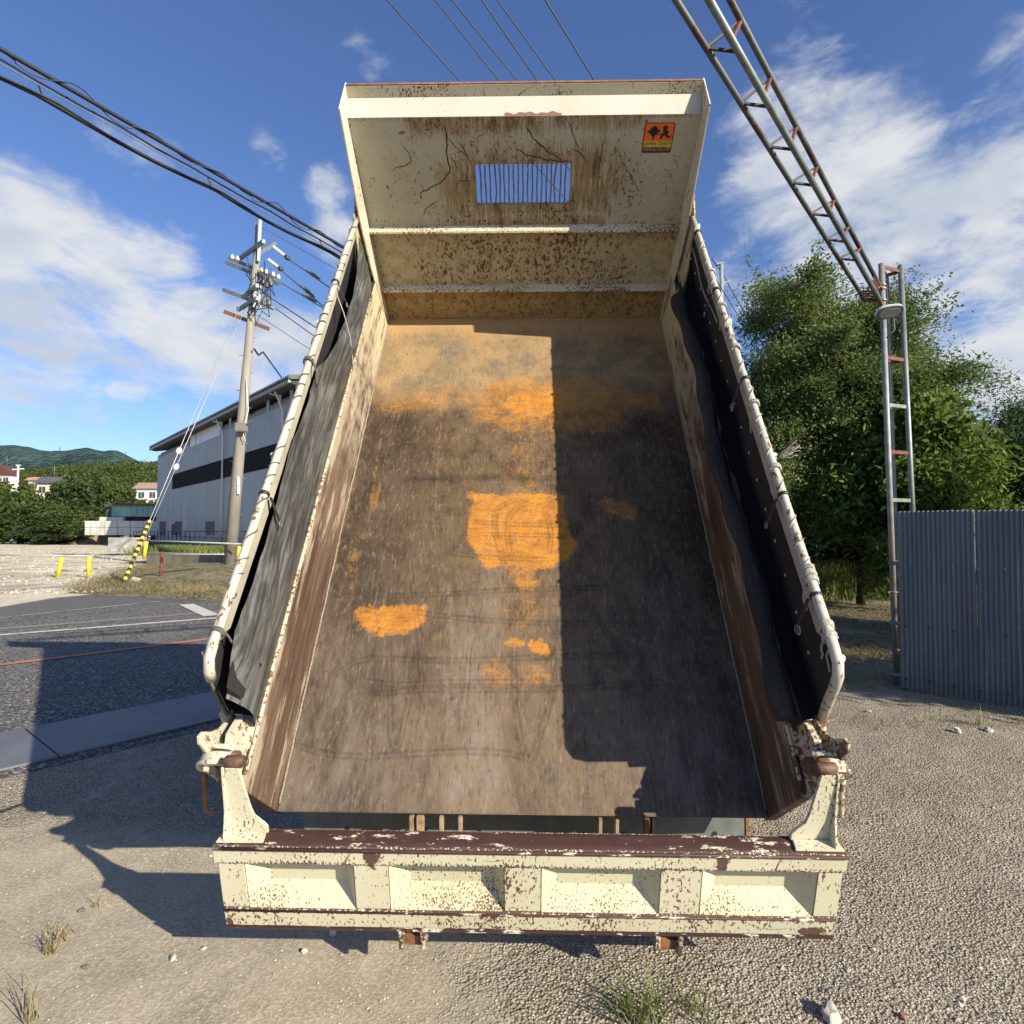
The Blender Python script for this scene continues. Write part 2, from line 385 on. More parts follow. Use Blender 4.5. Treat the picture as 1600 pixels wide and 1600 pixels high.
    rg = g.add(.60, g.mul(g.sub(med, .5), .35), g.mul(of, .3), g.mul(top, .22))
    fin(g, bs, base, rg, g.mul(.12, g.m('SUBTRACT', 1, g.mx(of, top), clamp=True)), g.bump(g.add(g.mul(st, .7), g.mul(med, .5), g.mul(fine, .4)), .35, .002), .25)
    return m
M['floor'] = floor_mat()

def wall_mat():
    """inner face of the bed sides: cream paint rubbed off in lengthwise scrapes"""
    m, g, bs = newmat('scraped_side_steel'); co = g.obj(); x, y, z = g.xyz(co)
    s = g.map(co, (1, .07, 1)); a = g.noise(s, 34, 7, .66); b = g.noise(g.map(co, (1, .3, 1)), 3.0, 5, .6); c = g.noise(g.map(co, (1, .16, 1)), 14, 6, .7)
    base = g.ramp(g.add(g.mul(a, .5), g.mul(b, .5)), [(.34, (.035, .021, .015)), (.47, (.085, .050, .033)), (.58, (.155, .098, .064)), (.70, (.26, .19, .135))])
    pale = g.add(c, g.mul(g.ss(y, .9, 3.3), .12), g.mul(g.ss(z, .24, .40), .13), g.mul(g.sub(b, .5), .3))
    base = g.mix(g.mul(g.ss(pale, .56, .70), .8), base, (.44, .37, .27))
    base = g.mix(g.mul(g.ss(y, 1.4, 2.6), g.ss(g.noise(co, 9, 6, .7), .38, .60), .7), base, (.46, .41, .31))
    base = g.mix(g.mul(g.ss(y, 2.5, 3.2), g.ss(c, .38, .5), .9), base, (.56, .47, .30))
    base = g.mix(g.ss(a, .62, .70), base, (.045, .028, .02))
    fin(g, bs, base, .62, .1, g.bump(g.add(a, c), .45, .002)); return m
M['wall'] = wall_mat()

def head_mat(lower):
    m, g, bs = newmat('head_panel_%s' % ('tan', 'speckled', 'streaked')[lower]); co = g.obj(); x, y, z = g.xyz(co)
    fine = g.noise(g.map(co, (1, 1, .7)), 62, 6, .66); mod = g.noise(co, 2.6, 4, .6); n3 = g.noise(co, 14, 6, .66)
    ctr = g.cap(x, z, (-.05, 0), (.15, 0), .15, .75) if lower < 2 else None
    if lower == 0:
        base = g.mix(g.ss(n3, .38, .62), (.34, .26, .125), (.23, .155, .07)); base = g.mix(g.mul(g.ss(z, .20, .02), .6), base, (.30, .19, .08))
        base = g.mix(g.ss(g.add(fine, g.mul(g.sub(mod, .5), .3)), .54, .575), base, (.12, .06, .025))
        base = g.mix(g.mul(g.ss(mod, .5, .7), .5), base, (.55, .45, .25))
    elif lower == 1:
        base = g.mix(g.ss(n3, .42, .68), (.42, .385, .26), (.33, .27, .15))
        v = g.add(fine, g.mul(g.sub(mod, .5), .35), g.mul(ctr, .06))
        base = g.mix(g.mul(g.ss(v, .52, .60), .5), base, (.33, .20, .09))
        base = g.mix(g.ss(v, .585, .605), base, (.10, .05, .022))
    else:
        base = g.mix(g.ss(mod, .35, .75), (.44, .43, .34), (.37, .355, .27))
        area = g.mx(g.cap(x, z, (-.32, .95), (.40, 1.0), .10, .30), g.mul(g.cap(x, z, (-.62, 1.36), (.62, 1.37), .03, .14), .9)); area = g.mx(area, g.mul(g.cap(x, z, (-.40, .72), (.45, .72), .04, .12), .9))
        rs = g.add(g.mul(g.noise(g.map(co, (1, 1, .045)), 95, 4, .65), .6), g.mul(g.noise(g.map(co, (1, 1, .3)), 9, 6, .7), .4)); rs2 = g.noise(g.map(co, (1, 1, .25)), 13, 8, .8)
        below = g.ss(z, .85, .70)
        run = g.mul(g.ss(g.add(rs, g.mul(area, .15)), .54, .66), area)
        base = g.mix(g.mul(run, .85), base, (.24, .145, .05))
        run2 = g.mul(g.ss(g.add(rs2, g.mul(area, .08)), .60, .66), area)
        base = g.mix(g.mul(run2, .85), base, (.13, .065, .022))
        v = g.add(fine, g.mul(g.sub(mod, .5), .3), g.mul(area, .035), g.mul(g.ss(z, 1.0, .7), .03))
        base = g.mix(g.ss(v, .635, .655), base, (.085, .04, .02))
        for k, (sc, ww) in enumerate(((1.9, .0016), (2.7, .0020), (4.5, .0022))):
            s1 = g.m('ABSOLUTE', g.sub(g.noise(g.map(co, (1, 1, .8), loc=(k * 3.1, 0, k)), sc, 3, .6, .5), .5))
            gate = g.ss(g.noise(g.map(co, loc=(0, 0, k * 4)), 2.1, 2), .50, .56)
            base = g.mix(g.mul(g.ss(s1, ww, ww * .4), gate, .9), base, (.12, .055, .025))
        base = g.mix(g.mul(g.ss(z, 1.345, 1.368), g.ss(rs, .45, .6), .85), base, (.2, .09, .03))
    fin(g, bs, base, .62, 0, g.bump(g.add(g.mul(fine, .6), g.mul(n3, .4)), .3, .002)); return m
M['head'] = [head_mat(0), head_mat(1), head_mat(2)]

def tarp_mat(name, c=(.045, .047, .046), dust=(.20, .20, .19), amt=.6, rough=.5):
    m, g, bs = newmat(name); co = g.obj()
    s = g.noise(g.map(co, (1, .06, 1)), 55, 5, .65); b = g.noise(g.map(co, (1, .5, 1)), 4, 5, .6, .6)
    b2 = g.noise(g.map(co, (1, .35, 1), rot=(.3, 0, 0)), 11, 4, .6, .8)
    f = g.mul(g.ss(g.add(g.mul(s, .5), g.mul(b, .3), g.mul(b2, .3)), .46, .72), amt)
    fin(g, bs, g.mix(f, c, dust), rough, 0, g.bump(g.add(g.mul(s, .4), g.noise(g.map(co, (1, .3, 1)), 9, 5, .6, .5)), .25, .004)); return m
M['tarp'] = tarp_mat('dusty_black_tarp', (.028, .029, .027), (.21, .215, .21), .70)
M['tarp_in'] = tarp_mat('black_vinyl_tarp', (.010, .010, .012), (.03, .03, .03), .25, .85)
M['tarp_back'] = simple('olive_grey_tarp_back', (.16, .15, .11), .65, 0, .2, 6, .2)
M['board'] = simple('beige_edge_strip', (.40, .37, .29), .6, 0, .15, 6, c2=(.30, .28, .22))
M['rope'] = simple('weathered_rope', (.45, .42, .36), .9, 0, .4, 120, .6, c2=(.25, .23, .2))
M['rope_dark'] = simple('grey_cord', (.12, .11, .10), .9, 0, .4, 120, .5)
M['strap'] = simple('black_rubber_strap', (.022, .022, .024), .5)
M['ring'] = simple('brass_eyelet', (.45, .40, .28), .4, .7)
M['pipe_cream'] = paint('pipe_paint', base=(.46, .44, .37), chip=.42, rust=.22, rcol=(.10, .05, .032), chipscale=30, axis=1)
M['galv'] = simple('galvanised_steel', (.21, .235, .225), .5, .35, .3, 8, c2=(.13, .15, .145))
M['galv_rust'] = (lambda: (lambda t: (fin(t[1], t[2], t[1].mix(t[1].ss(t[1].noise(t[1].obj(), 2.6, 6, .7), .50, .60), (.105, .115, .108), (.075, .042, .032)), .6, .2), t[0])[1])(newmat('weathered_galvanised_pipe')))()
M['redox'] = simple('red_oxide_steel', (.17, .045, .028), .75, 0, .3, 18, c2=(.10, .035, .022))
M['galv_pale'] = simple('dull_grey_pipe', (.27, .275, .255), .55, .2, .3, 7, c2=(.17, .165, .15))
M['blackbar'] = simple('dark_brace_steel', (.035, .03, .028), .7, 0, .3, 10)

# ------------------------------------------------------------------ THE TRUCK
YAW = -.0221; TH = .95656
truckM = Matrix.Translation((.040, 2.591, 0)) @ Matrix.Rotation(YAW, 4, 'Z')
BED = Matrix.Translation((.0402, 2.591, .4706)) @ Matrix.Rotation(YAW, 4, 'Z') @ Matrix.Rotation(TH, 4, 'X')
truck = link('dump_truck', None, M=truckM, label='dump truck seen from behind, cream bed tipped up, rusty tailgate swung open', category='dump truck')
L = 3.4426; HW = 1.03
def bp(mb, name, mat, bev=0.0, parent=None, **k): return mb.build(name, mat, parent or truck, BED, bev, **k)

floor = bp(MB().box(-HW, HW, 0, L + .02, -.012, 0), 'bed_floor', M['floor'], .003)
for s in (-1, 1):
    prof = [(0.0, -.05), (0.0, .352), (.03, .385), (.07, .40), (L - .05, .40), (L - .05, -.05)]
    wl = bp(MB().prism(prof, 0, s * (HW + .001), s * (HW + .045)), 'side_wall', M['wall'], .002)
    wl['label'] = 'scraped rusty side wall, %s side' % ('left' if s < 0 else 'right')
    # weld bead
    rng = random.Random(3 + s); pts = [(s * (HW - .004) + rng.uniform(-.0015, .0015), y * L / 120, .004 + rng.uniform(0, .002)) for y in range(1, 119)]
    bp(MB().tube(pts, .0055, 5), 'weld_seam', M['weld'], parent=wl)
    # cap rails on the top edge
    bp(MB().box(min(s * 1.022, s * 1.10), max(s * 1.022, s * 1.10), .23, 3.10, .403, .418), 'cap_rail', M['cream_cast'], .003, parent=wl)
    bp(MB().tube([(s * 1.026, .05, .41), (s * 1.026, .5, .423), (s * 1.026, 3.12, .425)], .008, 8), 'edge_rod', M['cream_cast'], parent=wl)
    # outside stakes
    for k in range(6): bp(MB().box(*(sorted((s * 1.076, s * 1.155))), .28 + k * .56, .36 + k * .56, -.05, .39), 'side_stake', M['cream'], .004, parent=wl)
    # frame that carries the tarp rail
    for vy in (.33, 1.25, 2.2, 3.17): bp(MB().cyl((s * 1.165, vy, .30), (s * 1.078, vy, .862), .013, 8), 'rail_post', M['cream'])
    rail = [(s * 1.055, v, wv) for v, wv in [(3.235, .868), (2.9, .872), (2.2, .866), (1.4, .868), (.7, .872), (.36, .876), (.305, .870), (.272, .845)]]
    rail += [(s * 1.062, .262, .80), (s * 1.085, .260, .70), (s * 1.115, .260, .58), (s * 1.145, .258, .455)]
    if s < 0: rail = rail[:9]
    pr = bp(MB().tube(rail, [.0155, .0158, .0160, .0165, .0172] + [.0185] * (len(rail) - 5), 14), 'tarp_rail', M['pipe_cream'])
    pr['label'] = 'chipped cream tarp rail pipe along the %s side' % ('left' if s < 0 else 'right')
    bp(MB().cyl((s * 1.055, 3.235, .868), (s * 1.055, 3.262, .868), .020, 12), 'rail_end_cap', M['rust'], parent=pr)
    # lashing rope spiralling round the rail
    rng = random.Random(11 + s); pts = []
    v = 3.15
    ang = 0
    while v > .36:
        st = .006 if s > 0 else .005
        pts.append((s * 1.055 + (.0175 + .003 * max(0, 1 - v)) * math.cos(ang), v, .870 + (.0175 + .003 * max(0, 1 - v)) * math.sin(ang) + .002 * math.sin(v * 9)))
        v -= st * (1 + .5 * math.sin(ang * .23)); ang += .24 + .05 * rng.random()
    bp(MB().tube(pts, .0032, 5), 'lashing_rope', M['rope'] if s > 0 else M['rope_dark'], parent=pr)
    # knots
    def wrap(vc, turns, rr, mat, r0=.0205, spread=.02, seedv=0):
        rg = random.Random(seedv); pp = []
        for k in range(int(turns * 14)):
            a = k / 14 * 2 * PI
            pp.append((s * 1.055 + (r0 + rg.uniform(0, .004)) * math.cos(a), vc + spread * (k / (turns * 14) - .5) + .008 * math.sin(a), .870 + (r0 + rg.uniform(0, .004)) * math.sin(a)))
        tail = pp[-1]
        for k in range(7):
            tail = (tail[0] - s * .006 * (1 if k < 4 else -.3), tail[1] - .006 - rg.uniform(0, .012), tail[2] - .012 + rg.uniform(-.01, .012)); pp.append(tail)
        return bp(MB().tube(pp, rr, 5), 'rope_knot', mat, parent=pr)
    if s > 0:
        for q, (vc, t) in enumerate([(.44, 4), (.40, 3), (.62, 4), (.645, 4), (.67, 2), (1.16, 3), (1.55, 2), (1.95, 3), (2.62, 3), (2.30, 2)]): wrap(vc, t, .0042, M['rope'], seedv=q)
        # frayed rope end
        fr = MB(); rg = random.Random(5)
        for k in range(14):
            p = Vector((1.085, 1.22, .88)); pp = [p.copy()]; d = Vector((.9, .25, .2 + rg.uniform(-.4, .8))).normalized()
            for q in range(6): p = p + d * .0135 + Vector((rg.uniform(-.005, .005), rg.uniform(-.006, .006), rg.uniform(-.006, .006))); pp.append(p.copy())
            fr.tube(pp, .0014, 4)
        bp(fr, 'frayed_rope_end', M['rope'], parent=pr)
    else:
        for q, (vc, t) in enumerate([(.40, 3), (1.86, 3)]): wrap(vc, t, .0045, M['rope_dark'], seedv=q + 20)
    # black straps with tails
    for q, vc in enumerate((.56, 1.02, 1.72, 2.45, 3.05) if s > 0 else (1.02, 2.55)):
        sb = MB().tube([(s * 1.055 + .0195 * math.cos(a), vc, .870 + .0195 * math.sin(a)) for a in [k * PI / 9 for k in range(19)]], .009, 6, flat=(.35, 1.0))
        sb.bar((s * 1.035, vc, .85), (s * 1.0, vc - .075, .79), .018, .004, (1, 0, 0))
        bp(sb, 'rubber_strap', M['strap'], parent=pr)
        rp = MB(); rp.tube([(s * .995 , vc - .085 + .012 * math.cos(a), .78 + .012 * math.sin(a)) for a in [k * PI / 8 for k in range(17)]], .003, 5, cap=False)
        bp(rp, 'strap_ring', M['galv'], parent=pr)
    # strip under the rail
    bp(MB().prism([(.40, .850), (3.12, .850), (3.12, .820), (2.2, .805), (1.1, .795), (.45, .805)], 0, s * 1.050, s * 1.058), 'edge_strip', M['board'], .001)
    # outer tarp skin
    def outer(a, b, s=s):
        wv = .41 + b * .445; v0_ = .262; v = v0_ + a * (3.36 - v0_)
        k_ = min(1, b / .10); return (s * (1.034 * (1 - k_) + k_ * (1.062 + .075 * (1 - b) ** 1.2) + .008 * math.sin(v * 7 + b * 3) * math.sin(b * PI)), v, wv)
    to = bp(MB().grid(outer, 60, 20), 'tarp_skin', M['tarp_in'])
    # inner drape with a sagging free edge held at ties
    ties = [.20, .41, 1.86, 3.12] if s < 0 else [.20, .38, 1.20, 2.05, 3.12]
    def drape(a, b, s=s, ties=ties):
        v = .215 + a * 2.90
        k = 0
        while k < len(ties) - 2 and v > ties[k + 1]: k += 1
        t = (v - ties[k]) / (ties[k + 1] - ties[k]); t = min(max(t, 0), 1)
        hi = .842 if s < 0 else .70
        if s < 0:
            sag = (0, .035, .15)[k]; hh = hi - sag * (4 * t * (1 - t)) ** .8
            if k == 0: hh = .73 + .112 * t
            if k == 1: hh += .01 * math.sin(v * 6)
        else: hh = .56 + .02 * math.sin(v * 4.0)
        wv = .42 + b * (hh - .42)
        rdg = (1 - abs(2 * float(vnoise(np.array(v * 3.1 + b * 2.2 + 40), np.array(b * 1.6 + 7 - v * .4), 55)) - 1)) ** 5 * .014 + (1 - abs(2 * float(vnoise(np.array(v * 7.3 - b * 3 + 80), np.array(b * 2.3 + 9), 56)) - 1)) ** 6 * .006
        fold = rdg + .006 * math.sin(v * 11 + 6 * b) + .012 * math.sin(v * 5.1 - 5 * b + 1) + .0035 * math.sin(v * 31 + b * 17)
        if s < 0: u = 1.034 - .035 * math.sin(b * PI * .9) * (1 + .6 * math.sin(v * 3.1)) + fold * b * (1.3 - .9 * b)
        else: u = 1.036 - .020 * b + fold * b * .8
        return (s * u, v, wv)
    dr = bp(MB().grid(drape, 240, 22), 'tarp_drape', M['tarp'] if s < 0 else M['tarp_in'])
    dr['label'] = 'dusty black tarp sagging from the left rail' if s < 0 else 'black tarp gathered inside the right rail'
    if s < 0:
        # hem folded over the rear edge
        bp(MB().tube([(-1.060, .270, .84), (-1.082, .262, .74), (-1.112, .258, .60), (-1.128, .250, .50), (-1.10, .235, .43), (-1.04, .225, .418)], .008, 6, flat=(.6, 1.5)), 'tarp_hem', M['tarp_back'], parent=dr)
        bp(MB().grid(lambda a, b: (-1.0 + .02 * b - .012 * math.sin(a * 3), .23 + a * .16, .80 - a * .02 - b * (.10 + .06 * a)), 8, 8), 'tarp_corner_flap', M['tarp_in'], parent=dr)
        eye = MB().tube([(-.995, .50 + .013 * math.cos(a), .745 + .013 * math.sin(a)) for a in [k * PI / 8 for k in range(17)]], .0038, 6, cap=False)
        bp(eye, 'eyelet', M['ring'], parent=dr)
        ln = MB().tube([(-1.05, 2.50, .845), (-1.01, 2.42, .76), (-.99, 2.36, .64), (-.985, 2.30, .56), (-.985, 2.24, .50)], .0032, 5)
        bp(ln, 'loose_cord', M['rope'], parent=dr)
    else:
        # rolled tarp tube lying on the wall and a pale cord
        pts = [(1.0 - .012 * math.sin(v * 5), v, .50 + .018 * math.sin(v * 3.3)) for v in [.24 + k * .06 for k in range(46)]]
        rr = [.040 + .008 * math.sin(k * .9) for k in range(46)]
        bp(MB().tube(pts, rr, 10), 'tarp_roll', M['tarp_in2'] if 'tarp_in2' in M else tarp_mat('rolled_tarp', (.016, .015, .015), (.06, .055, .05), .7, .92), parent=dr)
        pts = [(1.035, v, .77 + .018 * math.sin(v * 9) + (3.0 - v) * .03) for v in [2.25 + k * .04 for k in range(21)]]
        bp(MB().tube(pts, .004, 5), 'loose_cord', M['rope'], parent=dr)
        for k in range(17):
            v = .42 + k * .165
            e = MB().tube([(1.052, v + .006 * math.cos(a), .70 + .006 * math.sin(a)) for a in [q * PI / 4 for q in range(9)]], .0024, 4, cap=False)
            bp(e, 'eyelet', M['ring'], parent=to)
        for (v, wv) in [(.50, .72), (1.7, .71)]:
            e = MB().tube([(1.03, v + .016 * math.cos(a), wv + .016 * math.sin(a)) for a in [q * PI / 8 for q in range(13)]], .003, 5)
            bp(e, 'cord_loop', M['rope'], parent=to)

# head board
hb = bp(MB().box(-HW, HW, L, L + .02, 0, .262), 'head_panel', M['head'][0], .002, label='rust-tan bottom head panel')
bp(MB().box(-HW, HW, L, L + .02, .272, .700), 'head_panel', M['head'][1], .002, label='speckled middle head panel')
S0, S1, Z0, Z1 = -.300, .292, .860, 1.113
hp = MB().box(-HW, S0, L, L + .02, .71, 1.37).box(S1, HW, L, L + .02, .71, 1.37).box(S0, S1, L, L + .02, .71, Z0).box(S0, S1, L, L + .02, Z1, 1.37)
hp = bp(hp, 'head_panel', M['head'][2], 0, label='streaked upper head panel with slotted window')
M['bar'] = simple('stained_window_bar', (.24, .19, .13), .7, 0, .4, 30, c2=(.08, .05, .035))
pitch = (S1 - S0) / 20
for k in range(1, 20):
    xc = S0 + k * pitch; bend = {4: .008, 17: -.009, 5: .004}.get(k, .0)
    mb = MB(); pp = [(xc + bend * math.sin(t / 8 * PI) + .0015 * math.sin(k * 3 + t), L + .008, Z0 + (Z1 - Z0) * t / 8) for t in range(9)]
    for a, b in zip(pp[:-1], pp[1:]): mb.bar(a, b, .0092, .010, (0, 1, 0))
    bp(mb, 'window_bar', M['bar'], parent=hp)
for zr in (Z0, Z1):  # rounded slot ends
    mb = MB()
    for k in range(20):
        xc = S0 + (k + .5) * pitch; sgn = 1 if zr == Z0 else -1; r = pitch / 2 - .005
        pts = [(xc - pitch / 2, zr)] + [(xc - r * math.cos(a), zr + sgn * (.012 - r * math.sin(a))) for a in [q * PI / 6 for q in range(7)]] + [(xc + pitch / 2, zr)]
        pts = [(p[0], min(max(p[1], Z0 - .001), Z1 + .001)) for p in pts]
        top = zr + sgn * .012
        poly = [(xc - pitch / 2, zr), (xc - pitch / 2, top), (xc - r, top)] + [(xc - r * math.cos(a), top - sgn * (r * math.sin(a)) * .9) for a in [q * PI / 6 for q in range(1, 6)]] + [(xc + r, top), (xc + pitch / 2, top), (xc + pitch / 2, zr)]
        mb.prism(poly, 1, L + .002, L + .018)
    bp(mb, 'slot_end_strip', M['head'][2], parent=hp)
# horizontal ribs
for zc in (.267, .705):
    rb = MB().prism([(L + .021, zc - .010), (L - .048, zc - .012), (L - .054, zc - .004), (L - .050, zc + .006), (L - .012, zc + .020), (L + .021, zc + .022)], 0, -HW, HW)
    bp(rb, 'head_rib', M['cream_rib'], 0)
# folded top
tp = MB().prism([(L, 1.372), (L + .115, 1.443), (L + .127, 1.430), (L + .014, 1.360)], 0, -HW, HW)
bp(tp, 'top_fold', M['cream_clean'], .001, label='bright white sloping fold below the top edge')
bp(MB().box(-HW, HW, L + .108, L + .13, 1.434, 1.497), 'top_lip', M['cream'], .001)
bp(MB().box(-HW, HW, L + .110, L + .136, 1.498, 1.503), 'lip_edge', M['rust'])
wr = MB().grid(lambda a, b: (-.11 + a * .33, L + .002 + b * (.014 + .008 * math.sin(a * 9) * math.sin(a * 23 + 1)) , 1.3715 + .003 + b * (.014 + .008 * math.sin(a * 9) * math.sin(a * 23 + 1)) * .617), 24, 2)
bp(wr, 'bare_rusty_edge', simple('bare_edge_rust', (.24, .10, .07), .7, 0, .3, 30), parent=tp if False else None)
# side flanges: L-shaped plates either side of the head board
for s in (-1, 1):
    prof = [(L + .02, 0.0), (L - .055, .0), (L - .07, .12), (L - .20, .86), (L - .125, 1.455), (L + .175, 1.50), (L + .155, 1.42), (L + .02, 1.36)]
    prof = [(L + .02, -.012), (L - .06, -.012), (L - .125, .19), (L - .18, .55), (L - .20, .86), (L - .118, 1.462), (L + .145, 1.505), (L + .12, 1.42), (L + .02, 1.36)]
    fl = bp(MB().prism(prof, 0, s * (HW + .001), s * (HW + .010)), 'head_flange', M['cream'], .001)
    fl['label'] = 'cream side flange of the head board, %s' % ('left' if s < 0 else 'right')
    # gusset between flange and side wall
    gs = MB().prism([(L + .02, .43), (L - .36, .43), (L - .335, .60), (L - .27, .80), (L - .20, .90), (L - .08, .96)], 0, s * (HW + .028), s * (HW + .036))
    bp(gs, 'gusset_plate', paint('gusset_paint_%d' % s, base=(.52, .45, .27), chip=.5, rust=.2, runs=.7), .001)
    bp(MB().box(*sorted((s * (HW - .006), s * (HW + .044))), L - .36, L - .33, .42, .47), 'bolt_lug', M['galv'], .001)
# sticker
stx0, stx1, stz0, stz1 = .712, .890, 1.165, 1.330; stc = ((stx0 + stx1) / 2, (stz0 + stz1) / 2)
def rrect(x0, x1, z0, z1, r, n=5):
    out = []
    for cx, cz, a0 in ((x1 - r, z1 - r, 0), (x0 + r, z1 - r, 90), (x0 + r, z0 + r, 180), (x1 - r, z0 + r, 270)):
        for k in range(n + 1): a = math.radians(a0 + 90 * k / n); out.append((cx + r * math.cos(a), cz + r * math.sin(a)))
    return out
def flat(name, pts, dep, mat, parent): return bp(MB().prism(pts, 1, L - dep, L - dep + .0008), name, mat, parent=parent)
mk = lambda n, c, r=.45: simple(n, c, r, 0, .12, 20)
stick = flat('sticker', rrect(stx0, stx1, stz0, stz1, .012), .002, mk('sticker_red_border', (.28, .02, .018)), truck); stick['label'] = 'orange warning sticker with a worker silhouette'
flat('sticker_face', rrect(stx0 + .007, stx1 - .007, stz0 + .007, stz1 - .007, .008), .0030, mk('sticker_orange', (.75, .16, .02)), stick)
flat('sticker_stripe', [(stx0 + .007, stz0 + .034), (stx1 - .007, stz0 + .034), (stx1 - .007, stz0 + .066), (stx0 + .007, stz0 + .066)], .0040, mk('sticker_yellow', (.72, .55, .05)), stick)
flat('sticker_stripe', rrect(stx0 + .007, stx1 - .007, stz0 + .007, stz0 + .0338, .006), .0040, mk('sticker_black', (.012, .012, .012)), stick)
blk = mk('sticker_print', (.012, .010, .010)); sx = lambda a: stx0 + a * (stx1 - stx0); sz = lambda b: stz0 + b * (stz1 - stz0)
def sp(name, pts): flat(name, [(sx(a), sz(b)) for a, b in pts], .0046, blk, stick)
sp('printed_barrow', [(.10, .73), (.14, .75), (.18, .74), (.20, .80), (.24, .86), (.30, .90), (.37, .90), (.42, .84), (.45, .78), (.52, .76), (.52, .72), (.46, .66), (.38, .59), (.35, .53), (.37, .47), (.28, .47), (.31, .53), (.27, .59), (.18, .66)])
sp('printed_handle', [(.45, .64), (.62, .64), (.66, .67), (.62, .62), (.45, .61)])
sp('printed_worker', [(.60, .82), (.62, .88), (.68, .92), (.74, .90), (.78, .84), (.75, .80), (.72, .78), (.78, .75), (.82, .70), (.80, .66), (.78, .62), (.82, .56), (.90, .57), (.92, .60), (.91, .53), (.83, .51), (.78, .50), (.74, .55), (.70, .60), (.64, .56), (.62, .47), (.54, .47), (.57, .51), (.56, .58), (.62, .64), (.64, .70), (.60, .74), (.64, .78)])
def text_mesh(name, body, width, height, Mt, mat, parent):
    cu = bpy.data.curves.new(name, 'FONT'); cu.body = body; cu.extrude = .0; cu.align_x = 'CENTER'; cu.align_y = 'CENTER'
    to = bpy.data.objects.new('tmp', cu); col.objects.link(to)
    me = bpy.data.meshes.new_from_object(to.evaluated_get(bpy.context.evaluated_depsgraph_get()))
    bpy.data.objects.remove(to)
    xs = [v.co.x for v in me.vertices]; ys = [v.co.y for v in me.vertices]
    cx, cy = (max(xs) + min(xs)) / 2, (max(ys) + min(ys)) / 2; kx = width / (max(xs) - min(xs)); ky = height / (max(ys) - min(ys))
    for v in me.vertices: v.co = ((v.co.x - cx) * kx, (v.co.y - cy) * ky, 0)
    return link(name, me, mat, parent, Mt)
def TM(x, z, dep=.0055): return BED @ Matrix.Translation((x, L - dep, z)) @ Matrix.Rotation(PI / 2, 4, 'X')
text_mesh('printed_lettering', 'JAPAN OSAKA', .157, .029, TM(stc[0], stz0 + .050), blk, stick)
text_mesh('printed_lettering', 'FUKKOU CO.,LTD', .155, .022, TM(stc[0], stz0 + .021), mk('sticker_grey_print', (.5, .52, .48)), stick)
bpy.context.view_layer.update()

# scrape marks worn into floor and head board
def mark_mat(name, c, k, lo, hi):
    m, g, bs = newmat(name); co = g.obj(); at_ = g.n('ShaderNodeAttribute', attribute_name='edge').outputs['Fac']
    g.put(bs.inputs['Base Color'], c); bs.inputs['Roughness'].default_value = .8; bs.inputs['Specular IOR Level'].default_value = .1
    al = g.mul(g.ss(at_, 0, .8), g.ss(g.noise(co, 30, 6, .8), lo, hi), k); tr = g.n('ShaderNodeBsdfTransparent'); mx = g.n('ShaderNodeMixShader')
    g.L.new(al, mx.inputs[0]); g.L.new(tr.outputs[0], mx.inputs[1]); g.L.new(bs.outputs[0], mx.inputs[2]); g.L.new(mx.outputs[0], g.N['Material Output'].inputs[0]); return m
BI = BED.inverted()
def onbed(px, py, ax, val):
    o = BI @ Vector((0, 0, CAMH)); d = BI.to_3x3() @ ray(px, py); return o + d * ((val - o[ax]) / d[ax])
def marks(name, lines, ax, val, mat, parent, double=False, seed=1, jag=0.0):
    V, Fs, E_ = [], [], []; rg = random.Random(seed)
    for pts, wd_ in lines:
        P = [onbed(x, y, ax, val) for x, y in pts]; Q = []
        for i in range(len(P) - 1):
            p0, p1, p2, p3 = P[max(i - 1, 0)], P[i], P[i + 1], P[min(i + 2, len(P) - 1)]
            n = max(4, int((p2 - p1).length / .012))
            for k in range(n):
                t = k / n; Q.append(.5 * ((2 * p1) + (p2 - p0) * t + (2 * p0 - 5 * p1 + 4 * p2 - p3) * t * t + (3 * p1 - 3 * p2 + p3 - p0) * t ** 3))
        Q.append(P[-1]); nrm = Vector((0, 0, 1)) if ax == 2 else Vector((0, -1, 0))
        for off in ((-.011, .011) if double else (0,)):
            b0 = len(V)
            for k, q in enumerate(Q):
                t = (Q[min(k + 1, len(Q) - 1)] - Q[max(k - 1, 0)]).normalized(); sd = t.cross(nrm); e = min(1, k / 6, (len(Q) - 1 - k) / 6)
                w_ = wd_ * (.7 + .5 * vnoise(np.array(k * .13 + seed), np.array(off * 90 + 3.3), 77)) * .5; j = rg.uniform(-.0012, .0012)
                c_ = q + sd * (off + j + jag * (float(vnoise(np.array(k * .33 + seed * 7), np.array(off * 50 + 1.7), 78)) - .5) + jag * .5 * (float(vnoise(np.array(k * .9 + seed), np.array(5.1), 79)) - .5))
                for a_, ev in ((-1, 0), (0, e), (1, 0)): V.append(tuple(c_ + sd * a_ * w_)); E_.append(ev)
            for k in range(len(Q) - 1):
                for a_ in (0, 1): i = b0 + k * 3 + a_; Fs.append((i, i + 1, i + 4, i + 3))
    me = bpy.data.meshes.new(name); me.from_pydata(V, [], Fs); at_ = me.attributes.new('edge', 'FLOAT', 'POINT'); at_.data.foreach_set('value', E_)
    return stuff(link(name, me, mat, parent, BED))
W_ = .012
